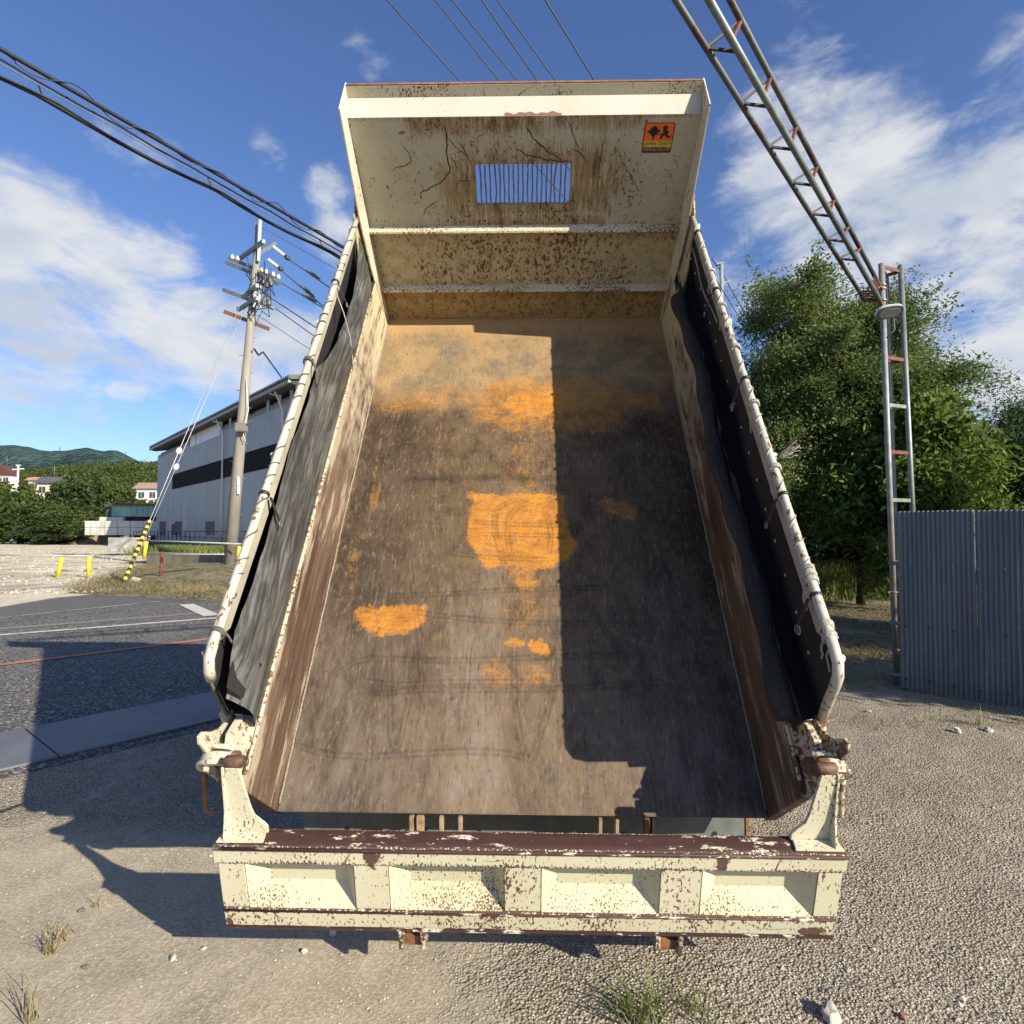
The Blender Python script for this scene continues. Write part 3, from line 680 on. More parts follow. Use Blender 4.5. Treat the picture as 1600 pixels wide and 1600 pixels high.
marks('scrape_marks', [([(809, 779), (782, 792), (774, 808), (774, 834), (782, 860), (788, 890)], 0.0292), ([(832, 782), (806, 795), (795, 811), (794, 842), (801, 880)], 0.0292), ([(843, 795), (856, 808), (861, 840), (856, 870)], 0.0219),
    ([(735, 815), (800, 819), (900, 822)], 0.0255), ([(745, 834), (874, 837), (1000, 842)], 0.0182), ([(700, 864), (780, 872), (861, 874)], 0.0219),
    ([(602, 931), (700, 928), (797, 922), (947, 918)], 0.0255), ([(635, 954), (732, 967), (862, 974), (1000, 976)], 0.0255),
    ([(563, 1078), (544, 1058), (545, 1040), (586, 1029), (667, 1032), (765, 1031), (862, 1026), (1000, 1024)], 0.0255), ([(563, 1078), (596, 1083), (667, 1078), (862, 1076), (1060, 1064)], 0.0255), ([(560, 1062), (620, 1070), (700, 1066), (860, 1066)], 0.0182),
    ([(609, 1000), (609, 1068), (612, 1152), (622, 1165), (635, 1113), (648, 1055), (650, 1000)], 0.0182), ([(804, 1000), (804, 1071), (810, 1136), (823, 1185), (836, 1172), (859, 1100), (869, 1040)], 0.0201),
    ([(460, 1162), (505, 1177), (570, 1182), (648, 1178), (732, 1174), (797, 1178), (827, 1187)], 0.0236), ([(620, 752), (700, 748), (800, 746), (880, 750)], 0.0547), ([(640, 880), (655, 1000), (660, 1120)], 0.0146), ([(735, 1000), (728, 1080), (720, 1140)], 0.0182),
    ([(885, 890), (930, 960), (985, 1040), (1010, 1050)], 0.0292)], 2, .0012, mark_mat('floor_scrape', (.032, .025, .021), .22, .28, .66), floor, True, 3)
marks('scratch_marks', [([(460, 1005), (470, 930), (500, 860)], .003), ([(700, 640), (690, 720), (660, 840), (640, 900)], .003), ([(588, 850), (620, 845), (610, 835), (640, 840)], .005), ([(520, 1130), (548, 1100), (530, 1118)], .01), ([(770, 830), (740, 860)], .003), ([(600, 700), (640, 690), (720, 690)], .003),
    ([(700, 905), (705, 980), (712, 1080), (700, 1150)], .05), ([(690, 1000), (700, 1100), (695, 1180)], .03)], 2, .0016, mark_mat('bright_scratch', (.30, .26, .22), .5, .40, .62), floor, False, 9)
marks('scratch_marks', [([(624, 218), (633, 232), (641, 246), (640, 254), (622, 262), (605, 268)], 0.0067), ([(694, 188), (698, 222), (697, 240), (702, 268), (680, 290), (660, 302), (662, 312)], 0.0112), ([(700, 236), (710, 255), (716, 268)], 0.0090), ([(712, 215), (727, 238), (736, 262)], 0.0079),
    ([(820, 190), (832, 215), (850, 232), (885, 255)], 0.0101), ([(884, 178), (895, 210), (905, 240)], 0.0067), ([(800, 225), (822, 242), (860, 250), (900, 254)], 0.0090), ([(950, 200), (940, 235), (935, 280), (931, 320)], 0.0056), ([(945, 243), (965, 238), (968, 225)], 0.0067),
    ([(968, 245), (985, 275), (1002, 305)], 0.0056), ([(985, 302), (1004, 293)], 0.0067), ([(1043, 254), (1058, 252), (1056, 264)], 0.0067), ([(764, 238), (778, 252)], 0.0090), ([(712, 300), (716, 285), (740, 282)], 0.0079), ([(658, 342), (668, 325), (690, 312)], 0.0067), ([(875, 346), (866, 332), (888, 330)], 0.0101), ([(890, 228), (912, 246), (918, 262)], 0.0079),
    ([(690, 205), (712, 230), (735, 250)], 0.0056), ([(770, 250), (775, 235), (768, 220)], 0.0079), ([(720, 330), (730, 338), (745, 336)], 0.0112), ([(800, 335), (815, 330), (810, 345)], 0.0090)], 1, L - .0015, mark_mat('rusty_scratch', (.035, .018, .010), 1.0, .30, .42), hp, False, 5, .022)

# rear corner castings, hooks, levers
for s in (-1, 1):
    side = 'left' if s < 0 else 'right'
    cr = MB().prism([(.24, .40), (.02, .40), (.0, .36), (-.012, .40), (.0, .47), (.06, .53), (.15, .56), (.225, .52)], 0, s * 1.046, s * 1.075)
    c0 = bp(cr, 'corner_casting', M['cream_cast'], .003); c0['label'] = 'cream hinge casting at the %s rear corner' % side
    bp(MB().prism([(s * 1.03, .25), (s * 1.17, .265), (s * 1.165, .20), (s * 1.10, .15), (s * 1.05, .13), (s * 1.03, .13)], 2, .421, .436), 'casting_shelf', M['cream_cast'], .005, parent=c0)
    bp(MB().tube([(s * 1.145, .258, .46), (s * 1.148, .252, .42), (s * 1.12, .22, .40)], [.025, .027, .024], 14), 'rail_socket', M['cream_cast'], parent=c0)
    px, pv, pw = s * 1.075, .075, .505
    fin_ = [(.258, .42), (.256, .476), (.215, .495), (.178, .53), (.150, .58), (.130, .645), (.108, .662), (.088, .640), (.078, .58), (.07, .42)]
    bp(MB().prism(fin_, 0, s * 1.112, s * 1.124), 'casting_fin', M['cream_cast'], .002, parent=c0)
    # curved hook plates wrapping the pin
    for q, (ro, ri, v0_) in enumerate(((.088, .062, .035), (.082, .052, .090))):
        oc_, ic_ = [], []
        for k in range(15):
            a = math.radians(50 + 150 * k / 14); oc_.append((px - s * ro * math.cos(a), pw + .004 + ro * math.sin(a))); ic_.append((px - s * ri * math.cos(a), pw + .004 + ri * math.sin(a)))
        hk = MB(); i0 = hk.addv([(p[0], v0_, p[1]) for p in oc_ + ic_] + [(p[0], v0_ + .016, p[1]) for p in oc_ + ic_])
        for k in range(14):
            hk.face((i0 + k, i0 + k + 1, i0 + 16 + k, i0 + 15 + k)); hk.face((i0 + 30 + k, i0 + 31 + k, i0 + 46 + k, i0 + 45 + k)); hk.face((i0 + k, i0 + k + 1, i0 + 31 + k, i0 + 30 + k)); hk.face((i0 + 15 + k, i0 + 16 + k, i0 + 46 + k, i0 + 45 + k))
        hk.face((i0, i0 + 15, i0 + 45, i0 + 30)); hk.face((i0 + 14, i0 + 29, i0 + 59, i0 + 44))
        bp(hk, 'hook_plate', M['cream_cast'], .002, parent=c0)
    pts = [(px + s * .075 * -math.cos(math.radians(a)), .065, pw + .075 * math.sin(math.radians(a))) for a in range(55, 200, 12)]
    bp(MB().tube(pts, .020, 8, flat=(.35, 1.0)), 'hook_web', M['cream_cast'], parent=c0)
    bp(MB().cyl((px - s * .05, pv, pw), (px + s * .045, pv, pw), .031, 18), 'hinge_pin', M['rustpin'], .002, parent=c0)
    bp(MB().prism([(.02, .44), (.02, .56), (.10, .58), (.14, .50), (.12, .42)], 0, s * 1.10, s * 1.118), 'pin_cheek', M['cream_cast'], .003, parent=c0)
# levers hang in world space
for s in (-1, 1):
    pin = BED @ Vector((s * 1.075, .075, .505))
    x0 = pin.x + s * .075; y0 = pin.y + .01; z0 = pin.z
    pts = [(x0 - s * .02, y0, z0 + .0), (x0 + s * .004, y0, z0 - .03), (x0 + s * .002, y0, z0 - .08), (x0 - s * .0, y0, z0 - .15), (x0 + s * -.004, y0, z0 - .185)]
    if s < 0: pts += [(x0 + .012, y0, z0 - .195), (x0 + .045, y0, z0 - .187)]
    MB().tube(pts, [.020, .015, .011, .009, .008] + ([.006, .006] if s < 0 else []), 8).build('release_lever', M['rust'] if s < 0 else M['cream_cast'], truck, Matrix.Identity(4))
    MB().tube([(x0 - s * .03, y0 + .02, z0 - .02), (x0 - s * .01, y0 + .03, z0 - .065), (x0 - s * .06, y0 + .03, z0 - .10)], .014, 8).build('lever_link', M['cream_cast'], truck, Matrix.Identity(4))

# tailgate
GATE = Matrix.Translation((.054, 2.10, .572)) @ Matrix.Rotation(YAW, 4, 'Z') @ Matrix.Rotation(math.radians(15), 4, 'X')
GW = 1.078
def gp(mb, name, mat, bev=0.0, parent=None, **k): return mb.build(name, mat, parent or tg, GATE, bev, **k)
tg = link('tailgate', None, parent=truck, M=GATE, label='cream ribbed tailgate hanging open on two arms')
top = MB().prism([(0, -.066), (.0, -.008), (.008, -.001), (.088, -.001), (.096, -.008), (.096, -.066)], 0, -GW, GW)
gp(top, 'top_rail', M['cream_gate'], 0)
mt = MB()
def worn(a, b):
    x = -GW + .002 + a * (2 * GW - .004); y = .001 + b * .094; z = .0022 + .0022 * math.sin(x * 31) * math.sin(y * 60) * .3
    if b == 0: z = -.009
    if b == 1: z = -.009
    return (x, y if 0 < b < 1 else (-.0014 if b == 0 else .0975), z)
mt.grid(worn, 80, 6)
gp(mt, 'worn_rail_top', M['maroon'])
gp(MB().tube([(-GW, -.003, -.0045), (-.4, -.003, -.006), (.5, -.003, -.0045), (GW, -.003, -.005)], .0062, 8), 'rolled_edge', M['maroon'])
gp(MB().prism([(.012, -.335), (.0, -.325), (-.004, -.262), (.012, -.255), (.09, -.255), (.096, -.335)], 0, -GW + .012, GW - .012), 'bottom_rail', M['cream_rough'], .003)
gp(MB().tube([(-GW + .012, -.003, -.259), (0, -.004, -.261), (GW - .012, -.003, -.259)], .004, 6), 'weld_line', M['maroon'])
gp(MB().box(-GW + .012, GW - .012, -.001, .012, -.341, -.3352), 'bottom_edge', M['maroon'])
gp(MB().box(-GW + .01, GW - .01, .064, .090, -.256, -.066), 'back_plate', M['cream_gate'])
# face posts and pockets: outer edges along x measured at the face
pk = [(-.975, -.600, -.915, -.640), (-.475, -.080, -.412, -.120), (.052, .455, .105, .400), (.600, .985, .660, .905)]
edges = [-GW + .006] + [e for p in pk for e in p[:2]] + [GW - .006]
for k in range(0, 10, 2):
    gp(MB().box(edges[k], edges[k + 1], .004, .063, -.2545, -.0665), 'face_post', M['cream_gate'], .005)
for (a, b, ia, ib) in pk:
    d = .058; yt = -.0665; yb = -.2545; zi = -.182
    p = MB(); i = p.addv([(a, .006, yt), (b, .006, yt), (b, .006, yb), (a, .006, yb), (ia, d, yt), (ib, d, yt), (ib, d, zi), (ia, d, zi)])
    for f in ((4, 5, 6, 7), (0, 4, 7, 3), (5, 1, 2, 6), (7, 6, 2, 3)): p.face([i + q for q in f])
    gp(p, 'recessed_pocket', M['cream_pocket'])
for bx in (-.405, .50):
    b0 = gp(MB().box(bx - .048, bx - .030, -.004, .07, -.418, -.3415), 'catch_bracket', M['cream_rough'], .002)
    gp(MB().box(bx + .030, bx + .048, -.004, .07, -.418, -.3415), 'catch_bracket', M['cream_rough'], .002)
    gp(MB().box(bx - .0295, bx + .0295, .012, .06, -.412, -.372), 'catch_bar', M['rust'])
# arms
for s in (-1, 1):
    ax = s * 1.01
    prof = [(ax - s * -.055, .0), (ax - s * -.052, .05), (ax - s * -.030, .24), (ax + s * .022, .27), (ax - s * .022, .27), (ax - s * .030, .24), (ax - s * .052, .10), (ax - s * .065, .055), (ax - s * .10, .025), (ax - s * .104, .0)]
    prof = [(ax + s * .060, 0.004), (ax + s * .048, .10), (ax + s * .026, .262), (ax - s * .022, .262), (ax - s * .044, .12), (ax - s * .056, .075), (ax - s * .088, .045), (ax - s * .100, .030), (ax - s * .100, .004)]
    am = gp(MB().prism(prof, 1, .060, .072), 'gate_arm', M['cream_arm'], .002)
    gp(MB().prism([(.025, .004), (.072, .004), (.118, .10), (.105, .265), (.058, .265), (.052, .12)][::1], 0, ax + s * .046, ax + s * .058) if False else
       MB().prism([(.058, .265), (.100, .265), (.100, .004), (.012, .004), (.045, .10)], 0, ax + s * .030, ax + s * .040), 'arm_web', M['cream_arm'], .002, parent=am)
    gp(MB().prism([(ax + s * .062, .010), (ax + s * .058, .060), (ax - s * .095, .060), (ax - s * .104, .012)], 2, .0035, .012) , 'arm_foot', M['cream_arm'], .003, parent=am)
    gp(MB().tube([(ax - s * .030, .080, .272), (ax - s * .026, .080, .275), (ax + s * .026, .080, .275), (ax + s * .030, .080, .272)], [.016, .022, .022, .016], 14), 'arm_head', M['rustpin'], parent=am)

# chassis seen under the lip
def tp_(mb, name, mat, bev=0.0, parent=None, **k): return mb.build(name, mat, parent or truck, truckM, bev, **k)
M['grey_bar'] = simple('grey_primer_bar', (.15, .17, .16), .55, .1, .3, 14, .2)
ub = MB().box(-1.0, 1.02, .24, .28, .20, .42)
ub = tp_(ub, 'under_run_bar', M['grey_bar'], .003)
tp_(MB().box(1.0205, 1.035, .235, .285, .20, .42), 'bar_end', M['rust'], parent=ub)
for hx, r in ((-.80, .012), (-.44, .012), (-.19, .008), (.26, .008), (.47, .008), (.88, .014)):
    tp_(MB().cyl((hx, .2385, .285), (hx, .26, .285), r, 14), 'hole_shade_disc', M['strap'], parent=ub)  # dark discs painted as the shade inside the bolt holes
for hx, ww, mt_ in ((-.46, .018, 'pale_rust'), (-.425, .026, 'pale_rust'), (-.335, .014, 'pale_rust'), (-.255, .014, 'pale_rust'), (.335, .014, 'pale_rust'), (.405, .014, 'pale_rust'), (.53, .02, 'rust'), (.555, .012, 'darksteel')):
    tp_(MB().prism([(-.002, .455), (.06, .455), (.05, .37), (.012, .372)], 0, hx - ww / 2, hx + ww / 2), 'hinge_lug', M[mt_], .001)
for s in (-1, 1):
    tp_(MB().box(*sorted((s * .36, s * .44)), .30, 5.9, .52, .74), 'chassis_rail', M['darksteel'], .004)
    bp(MB().box(*sorted((s * .40, s * .50)), .12, L, -.20, -.013), 'bed_runner', M['cream'], .004)
for k in range(8): bp(MB().box(-1.04, 1.04, .12 + k * .44, .18 + k * .44, -.085, -.0135), 'cross_sill', M['cream'], .003)
tp_(MB().cyl((0, 2.0, .70), (0, 3.1, 2.05), .075, 16).cyl((0, 1.6, .62), (0, 2.6, 1.72), .10, 16), 'hoist_ram', M['darksteel'])
tp_(MB().cyl((-.55, .42, .62), (.55, .42, .62), .04, 14), 'bed_hinge_shaft', M['darksteel'])
tyre = simple('tyre_rubber', (.025, .025, .026), .85, 0, .3, 20, .3); rimm = simple('wheel_rim_paint', (.35, .35, .33), .5, .3)
def wheel(x, y, w_, r=.40):
    t = MB(); prof = [(r * .55, -w_ / 2 + .01), (r * .86, -w_ / 2), (r * .97, -w_ / 2 + .02), (r, -w_ / 2 + .05), (r, w_ / 2 - .05), (r * .97, w_ / 2 - .02), (r * .86, w_ / 2), (r * .55, w_ / 2 - .01)]
    def fn(a, b):
        k = b * (len(prof) - 1); i = min(int(k), len(prof) - 2); f = k - i; rr = prof[i][0] * (1 - f) + prof[i + 1][0] * f; xx = prof[i][1] * (1 - f) + prof[i + 1][1] * f
        return (x + xx, y + rr * math.cos(a * 2 * PI), r + rr * math.sin(a * 2 * PI))
    t.grid(fn, 36, 7)
    wo_ = tp_(t, 'wheel', tyre)
    tp_(MB().cyl((x - w_ * .38, y, r), (x + w_ * .38, y, r), r * .56, 28).cyl((x - w_ * .46, y, r), (x + w_ * .46, y, r), r * .2, 16), 'wheel_rim', rimm, .004, parent=wo_)
for s in (-1, 1):
    wheel(s * .80, 1.55, .44); wheel(s * .82, 5.05, .22)
    tp_(MB().prism([(4.45, .55), (4.45, .62), (4.6, .9), (5.5, .9), (5.6, .62), (5.6, .55)], 0, s * .95, s * .97), 'mud_guard', M['darksteel'])
cab = tp_(MB().prism([(4.25, .62), (4.25, 2.25), (4.35, 2.32), (5.45, 2.30), (5.62, 2.15), (5.86, 1.35), (5.90, .62)], 0, -1.0, 1.0), 'cab_body', simple('cab_paint_blue', (.06, .12, .30), .35), .03)
glass = simple('cab_glass', (.02, .03, .035), .1)
for s in (-1, 1):
    d = tp_(MB().box(*sorted((s * 1.0005, s * 1.012)), 4.55, 5.55, .75, 2.12), 'cab_door', simple('cab_door_paint', (.06, .12, .30), .35), .008)
    tp_(MB().box(*sorted((s * 1.0125, s * 1.018)), 4.65, 5.45, 1.45, 2.04), 'door_window', glass, parent=d)
    tp_(MB().box(*sorted((s * 1.0125, s * 1.03)), 4.62, 4.76, 1.22, 1.26), 'door_handle', M['darksteel'], parent=d)
tp_(MB().box(-.7, .7, 4.235, 4.249, 1.5, 2.05), 'rear_window', glass, parent=cab)

# ------------------------------------------------------------------ GROUND AND ROAD
def roadpt(px, py): p = gnd(px, py); return (p.x, p.y)
pl_n0, pl_n1 = Vector(roadpt(0, 1207)), Vector(roadpt(350, 1125))   # near edge of the steel plates
rd = (pl_n1 - pl_n0).normalized(); rn = Vector((-rd.y, rd.x))       # along / across the road
def RP(s, t): p = pl_n0 + rd * s + rn * t; return p                 # s along, t across (away from camera)
def ground_mat():
    m, g, bs = newmat('gravel_yard'); p = g.pos(); x, y, z = g.xyz(p)
    big = g.noise(p, .55, 5, .6); med = g.noise(p, 4, 6, .65); fine = g.noise(p, 70, 5, .7); peb = g.vor(p, 85); peb2 = g.vor(p, 38)
    pc = g.vor(p, 85, out='Color'); px_, _, _ = g.xyz(pc)
    sand = g.mix(g.ss(med, .32, .68), (.37, .31, .215), (.29, .24, .165))
    grav = g.ramp(px_, [(0, (.26, .225, .165)), (.35, (.345, .30, .225)), (.7, (.415, .365, .275)), (1, (.52, .465, .36))])
    grav = g.mix(g.ss(peb, .34, .60), grav, (.19, .16, .12))
    gm = g.ss(g.add(g.mul(g.ss(x, -.9, .35), .55), g.mul(g.ss(y, 2.7, 3.8), .5), g.mul(g.sub(med, .5), .5)), .22, .48)
    c = g.mix(gm, g.mix(g.ss(fine, .42, .66), sand, (.45, .405, .325)), grav)
    c = g.mix(g.mul(g.ss(big, .5, .68), .35), c, (.20, .175, .14))
    # dirt, dead leaves and moss under the trees on the right
    dirt = g.ss(g.add(g.mul(g.ss(g.sub(y, g.mul(.22, x)), 5.4, 8.2), 1.0), g.mul(g.sub(med, .5), .7)), .3, .8)
    dirt = g.mul(dirt, g.ss(x, 1.5, 3.2))
    dc = g.mix(g.ss(g.noise(p, 22, 6, .7), .40, .62), (.075, .062, .04), (.17, .14, .085))
    dc = g.mix(g.mul(g.ss(g.noise(p, 2.2, 4), .50, .62), .6), dc, (.055, .075, .025))
    c = g.mix(dirt, c, dc)
    dust = g.ss(g.add(g.mul(g.noise(g.map(p, (1, .35, 1), rot=(0, 0, .8)), 1.3, 5, .65), .7), g.mul(g.noise(p, 9, 5, .7), .3)), .50, .60); c = g.mix(g.mul(dust, gm, .55), c, (.40, .355, .285))
    h = g.add(g.mul(fine, .35), g.mul(g.mul(g.sub(.6, peb), gm), .7), g.mul(g.mul(g.sub(.6, peb2), gm), .5), g.mul(med, .5))
    trk = g.noise(g.map(p, (1, .05, 1), rot=(0, 0, .95)), 22, 4); h = g.add(h, g.mul(trk, g.sub(1, gm), g.mul(g.ss(big, .48, .6), .7)))
    fin(g, bs, c, .95, 0, g.bump(h, .9, .016), .2); return m
def nonuni(a, b, fine, far): 
    v = list(np.arange(a, b + 1e-6, fine)); st = fine; x = b
    while x < far: st *= 1.25; x += st; v.append(x)
    st = fine; x = a; lo = []
    while x > -far: st *= 1.25; x -= st; lo.append(x)
    return np.array(lo[::-1] + v)
xs = nonuni(-5, 6, .045, 9000); ys = nonuni(1.2, 9, .045, 9000)
X, Y = np.meshgrid(xs, ys, indexing='ij')
tt = (X - pl_n0.x) * rn.x + (Y - pl_n0.y) * rn.y
near = np.clip((-tt - .15) / .6, 0, 1) * np.clip((14 - Y) / 4, 0, 1) * np.clip((14 - np.abs(X)) / 4, 0, 1)
Zg = near * ((fbm(X * .9 + 50, Y * .9 + 50, 3) - .47) * .05 + (fbm(X * 5 + 90, Y * 5 + 80, 9, 3) - .44) * .022)
Zg = np.minimum(Zg, .02)
V = np.stack([X, Y, Zg], -1).reshape(-1, 3); nx, ny = X.shape
ii = (np.arange(nx - 1)[:, None] * ny + np.arange(ny - 1)[None, :]).ravel()
Fq = np.stack([ii, ii + ny, ii + ny + 1, ii + 1], 1)
structure(link('ground', np_mesh('ground', V, Fq, True), ground_mat()))

def sheet(name, pts, z, mat, **k):
    mb = MB(); i = mb.addv([(p[0], p[1], z) for p in pts]); mb.face(range(i, i + len(pts))); return mb.build(name, mat, **k)
def asphalt():
    m, g, bs = newmat('old_asphalt'); p = g.pos()
    v = g.vor(p, 60, out='Color'); a, _, _ = g.xyz(v); d = g.vor(p, 60)
    c = g.ramp(a, [(0, (.035, .035, .035)), (.45, (.085, .083, .078)), (.8, (.17, .165, .15)), (1, (.40, .385, .35))])
    c = g.mix(g.mul(g.ss(g.noise(p, .8, 5, .65), .45, .7), .45), c, (.15, .14, .12))
    c = g.mix(g.mul(g.ss(g.noise(g.map(p, (1, .15, 1), rot=(0, 0, -.72)), 2.2, 4), .5, .7), .4), c, (.06, .06, .06))
    cr = g.m('ABSOLUTE', g.sub(g.noise(p, 1.1, 4, .6, .5), .5)); c = g.mix(g.mul(g.ss(cr, .005, .001), .7), c, (.03, .03, .03))
    fin(g, bs, c, .9, 0, g.bump(g.add(g.mul(g.sub(.5, d), 1.0), g.mul(g.noise(p, 160, 2), .4)), .8, .006), .25); return m
M['asph'] = asphalt()
T1 = (Vector(roadpt(150, 985)) - pl_n0).dot(rn)    # far white line
TP = .92
def perp(px, py): 
    v = Vector(roadpt(px, py)) - pl_n0; return v.dot(rd), v.dot(rn)
# road polygon: from just beyond the plates to the verge
edge_far = [roadpt(-160, 978), roadpt(0, 966), roadpt(130, 953), roadpt(250, 940), roadpt(345, 937)]
ed = (Vector(edge_far[-1]) - Vector(edge_far[1])).normalized()
far_a = Vector(edge_far[0]) - ed * 60; far_b = Vector(edge_far[-1]) + rd * 60
structure(sheet('road', [RP(-60, -.15), RP(70, -.15), far_b, *[Vector(e) for e in edge_far[::-1]], far_a], .004 + .0, M['asph']))
# asphalt apron beyond the kerb line
structure(sheet('road_apron', [Vector(roadpt(-200, 985)), Vector(roadpt(250, 941)), Vector(roadpt(345, 938)), Vector(roadpt(340, 931)), Vector(roadpt(250, 933)), Vector(roadpt(150, 930)), Vector(roadpt(90, 935)), Vector(roadpt(0, 950)), Vector(roadpt(-200, 962))], .008, simple('dark_patched_asphalt', (.075, .075, .073), .9, 0, .3, 30, .5, c2=(.11, .105, .10))))
def worn_paint(name, c, thr=.42):
    m, g, bs = newmat(name); p = g.pos(); n = g.add(g.mul(g.noise(p, 28, 6, .7), .6), g.mul(g.noise(p, 2.5, 3), .4))
    fin(g, bs, g.mix(g.ss(n, thr, thr + .07), (.11, .105, .1), c), .85, 0, g.bump(g.vor(p, 75), .5, .005)); return m
wl_, ol_ = worn_paint('worn_white_line', (.55, .53, .48), .41), worn_paint('worn_orange_line', (.48, .17, .09), .40)
def line(name, a, b, w_, z, mat, ext=(0, 0), **k):
    a, b = Vector(a), Vector(b); d = (b - a).normalized(); n = Vector((-d.y, d.x)) * w_ / 2; a = a - d * ext[0]; b = b + d * ext[1]
    return sheet(name, [a - n, b - n, b + n, a + n], z, mat, **k)
structure(line('road_line', roadpt(0, 1040), roadpt(320, 1000), .13, .012, ol_, (6, 14)))
structure(line('road_line', roadpt(0, 993), roadpt(330, 967), .15, .012, wl_, (6, 14)))
structure(line('road_line', roadpt(0, 966), roadpt(250, 940), .10, .012, worn_paint('very_worn_line', (.42, .40, .36), .45), (4, 0)))
structure(line('road_line', roadpt(291, 945), roadpt(331, 963), .30, .016, worn_paint('faded_bar', (.5, .48, .44), .35)))
# gutter strip beside the white line
structure(line('gutter_strip', roadpt(0, 983), roadpt(330, 957), .22, .009, simple('pale_concrete_gutter', (.22, .21, .19), .9, 0, .3, 14, .5), (6, 14)))
# steel plates
pm = (lambda: None)()
def plate_mat():
    m, g, bs = newmat('blue_grey_steel_plate'); p = g.pos(); n = g.noise(p, 1.6, 5, .6); f = g.noise(p, 60, 4)
    c = g.mix(g.ss(n, .35, .7), (.17, .17, .19), (.12, .12, .14)); c = g.mix(g.ss(g.noise(p, 9, 3, .5), .735, .75), c, (.03, .03, .03))
    c = g.mix(g.mul(g.ss(f, .5, .7), .25), c, (.24, .22, .2))
    fin(g, bs, c, .6, .25, g.bump(f, .2, .003)); return m
pm = plate_mat()
a0, a1 = perp(60, 1155)[0], perp(90, 1190)[0]
PW = perp(0, 1150)[1]
sj = (perp(60, 1155)[0] + perp(90, 1190)[0]) / 2
def plate(s0, s1, label, sk=0.0):
    pts = [RP(s0, .0), RP(s1, .0), RP(s1, PW), RP(s0, PW)]
    mb = MB(); i = mb.addv([(p.x, p.y, .008) for p in pts] + [(p.x, p.y, .024) for p in pts])
    for f in ((3, 2, 1, 0), (4, 5, 6, 7), (0, 1, 5, 4), (1, 2, 6, 5), (2, 3, 7, 6), (3, 0, 4, 7)): mb.face([i + q for q in f])
    o = mb.build('steel_plate', pm); tag(o, label, 'steel plate', 'steel plates along the road edge'); return o
plate(sj + .006, sj + 3.06, 'blue-grey steel plate lying in the truck shadow beside the yard')
plate(sj - 3.06, sj - .006, 'blue-grey steel plate running out of the left edge of the photo')
plate(sj + 3.075, sj + 6.1, 'blue-grey steel plate hidden behind the left rail of the truck')
plate(sj + 6.115, sj + 9.1, 'blue-grey steel plate farthest along the road, behind the truck')

# pale gravel lot across the road
def lot_mat():
    m, g, bs = newmat('pale_gravel_lot'); p = g.pos(); n = g.noise(p, .35, 6, .65); f = g.noise(p, 9, 6, .75)
    c = g.mix(g.ss(n, .38, .65), (.66, .59, .45), (.50, .44, .33)); c = g.mix(g.mul(g.ss(f, .54, .64), .5), c, (.16, .13, .085))
    c = g.mix(g.mul(g.ss(g.noise(g.map(p, (1, .4, 1)), .9, 4), .52, .62), .5), c, (.20, .19, .10))
    fin(g, bs, c, .95, 0, g.bump(f, .8, .05), .2); return m
lot = [roadpt(-500, 985), roadpt(-200, 964), roadpt(0, 949), roadpt(90, 934), roadpt(150, 929), roadpt(250, 932), roadpt(340, 930), (-4, 30), (10, 60), (-10, 130), (-200, 130), (-200, 20)]
lotm = lot_mat()
structure(sheet('gravel_lot', lot, .010, lotm))
# dry grass verge mound
vm, vg, vb = newmat('dry_verge'); vp = vg.pos()
vc = vg.mix(vg.ss(vg.noise(vp, 1.3, 6, .7), .42, .6), (.22, .175, .105), (.09, .095, .035)); vc = vg.mix(vg.ss(vg.noise(vp, 7, 6, .75), .5, .62), vc, (.30, .25, .16))
fin(vg, vb, vc, .95, 0, vg.bump(vg.noise(vp, 12, 6, .7), 1.0, .06), .2)
A0 = Vector(roadpt(100, 928)); A1 = Vector(roadpt(345, 940)); A2 = Vector((-8.5, 27)); A3 = Vector((-17, 27.5))
def verge(a, b):
    p = A0.lerp(A1, a).lerp(A3.lerp(A2, a), b); e = min(a, 1 - a, b, 1 - b)
    h = .02 + .32 * min(1, b * 2.2) * min(1, min(a * 3, 1) ) * (1 if b < .98 else .0) * (.6 + .8 * float(fbm(np.array(p.x * .8), np.array(p.y * .8), 21)))
    return (p.x, p.y, h if e > 0 else .0)
vo = structure(MB().grid(verge, 50, 40).build('verge', vm))
vt = np.array([v.co[:] for v in vo.data.vertices])

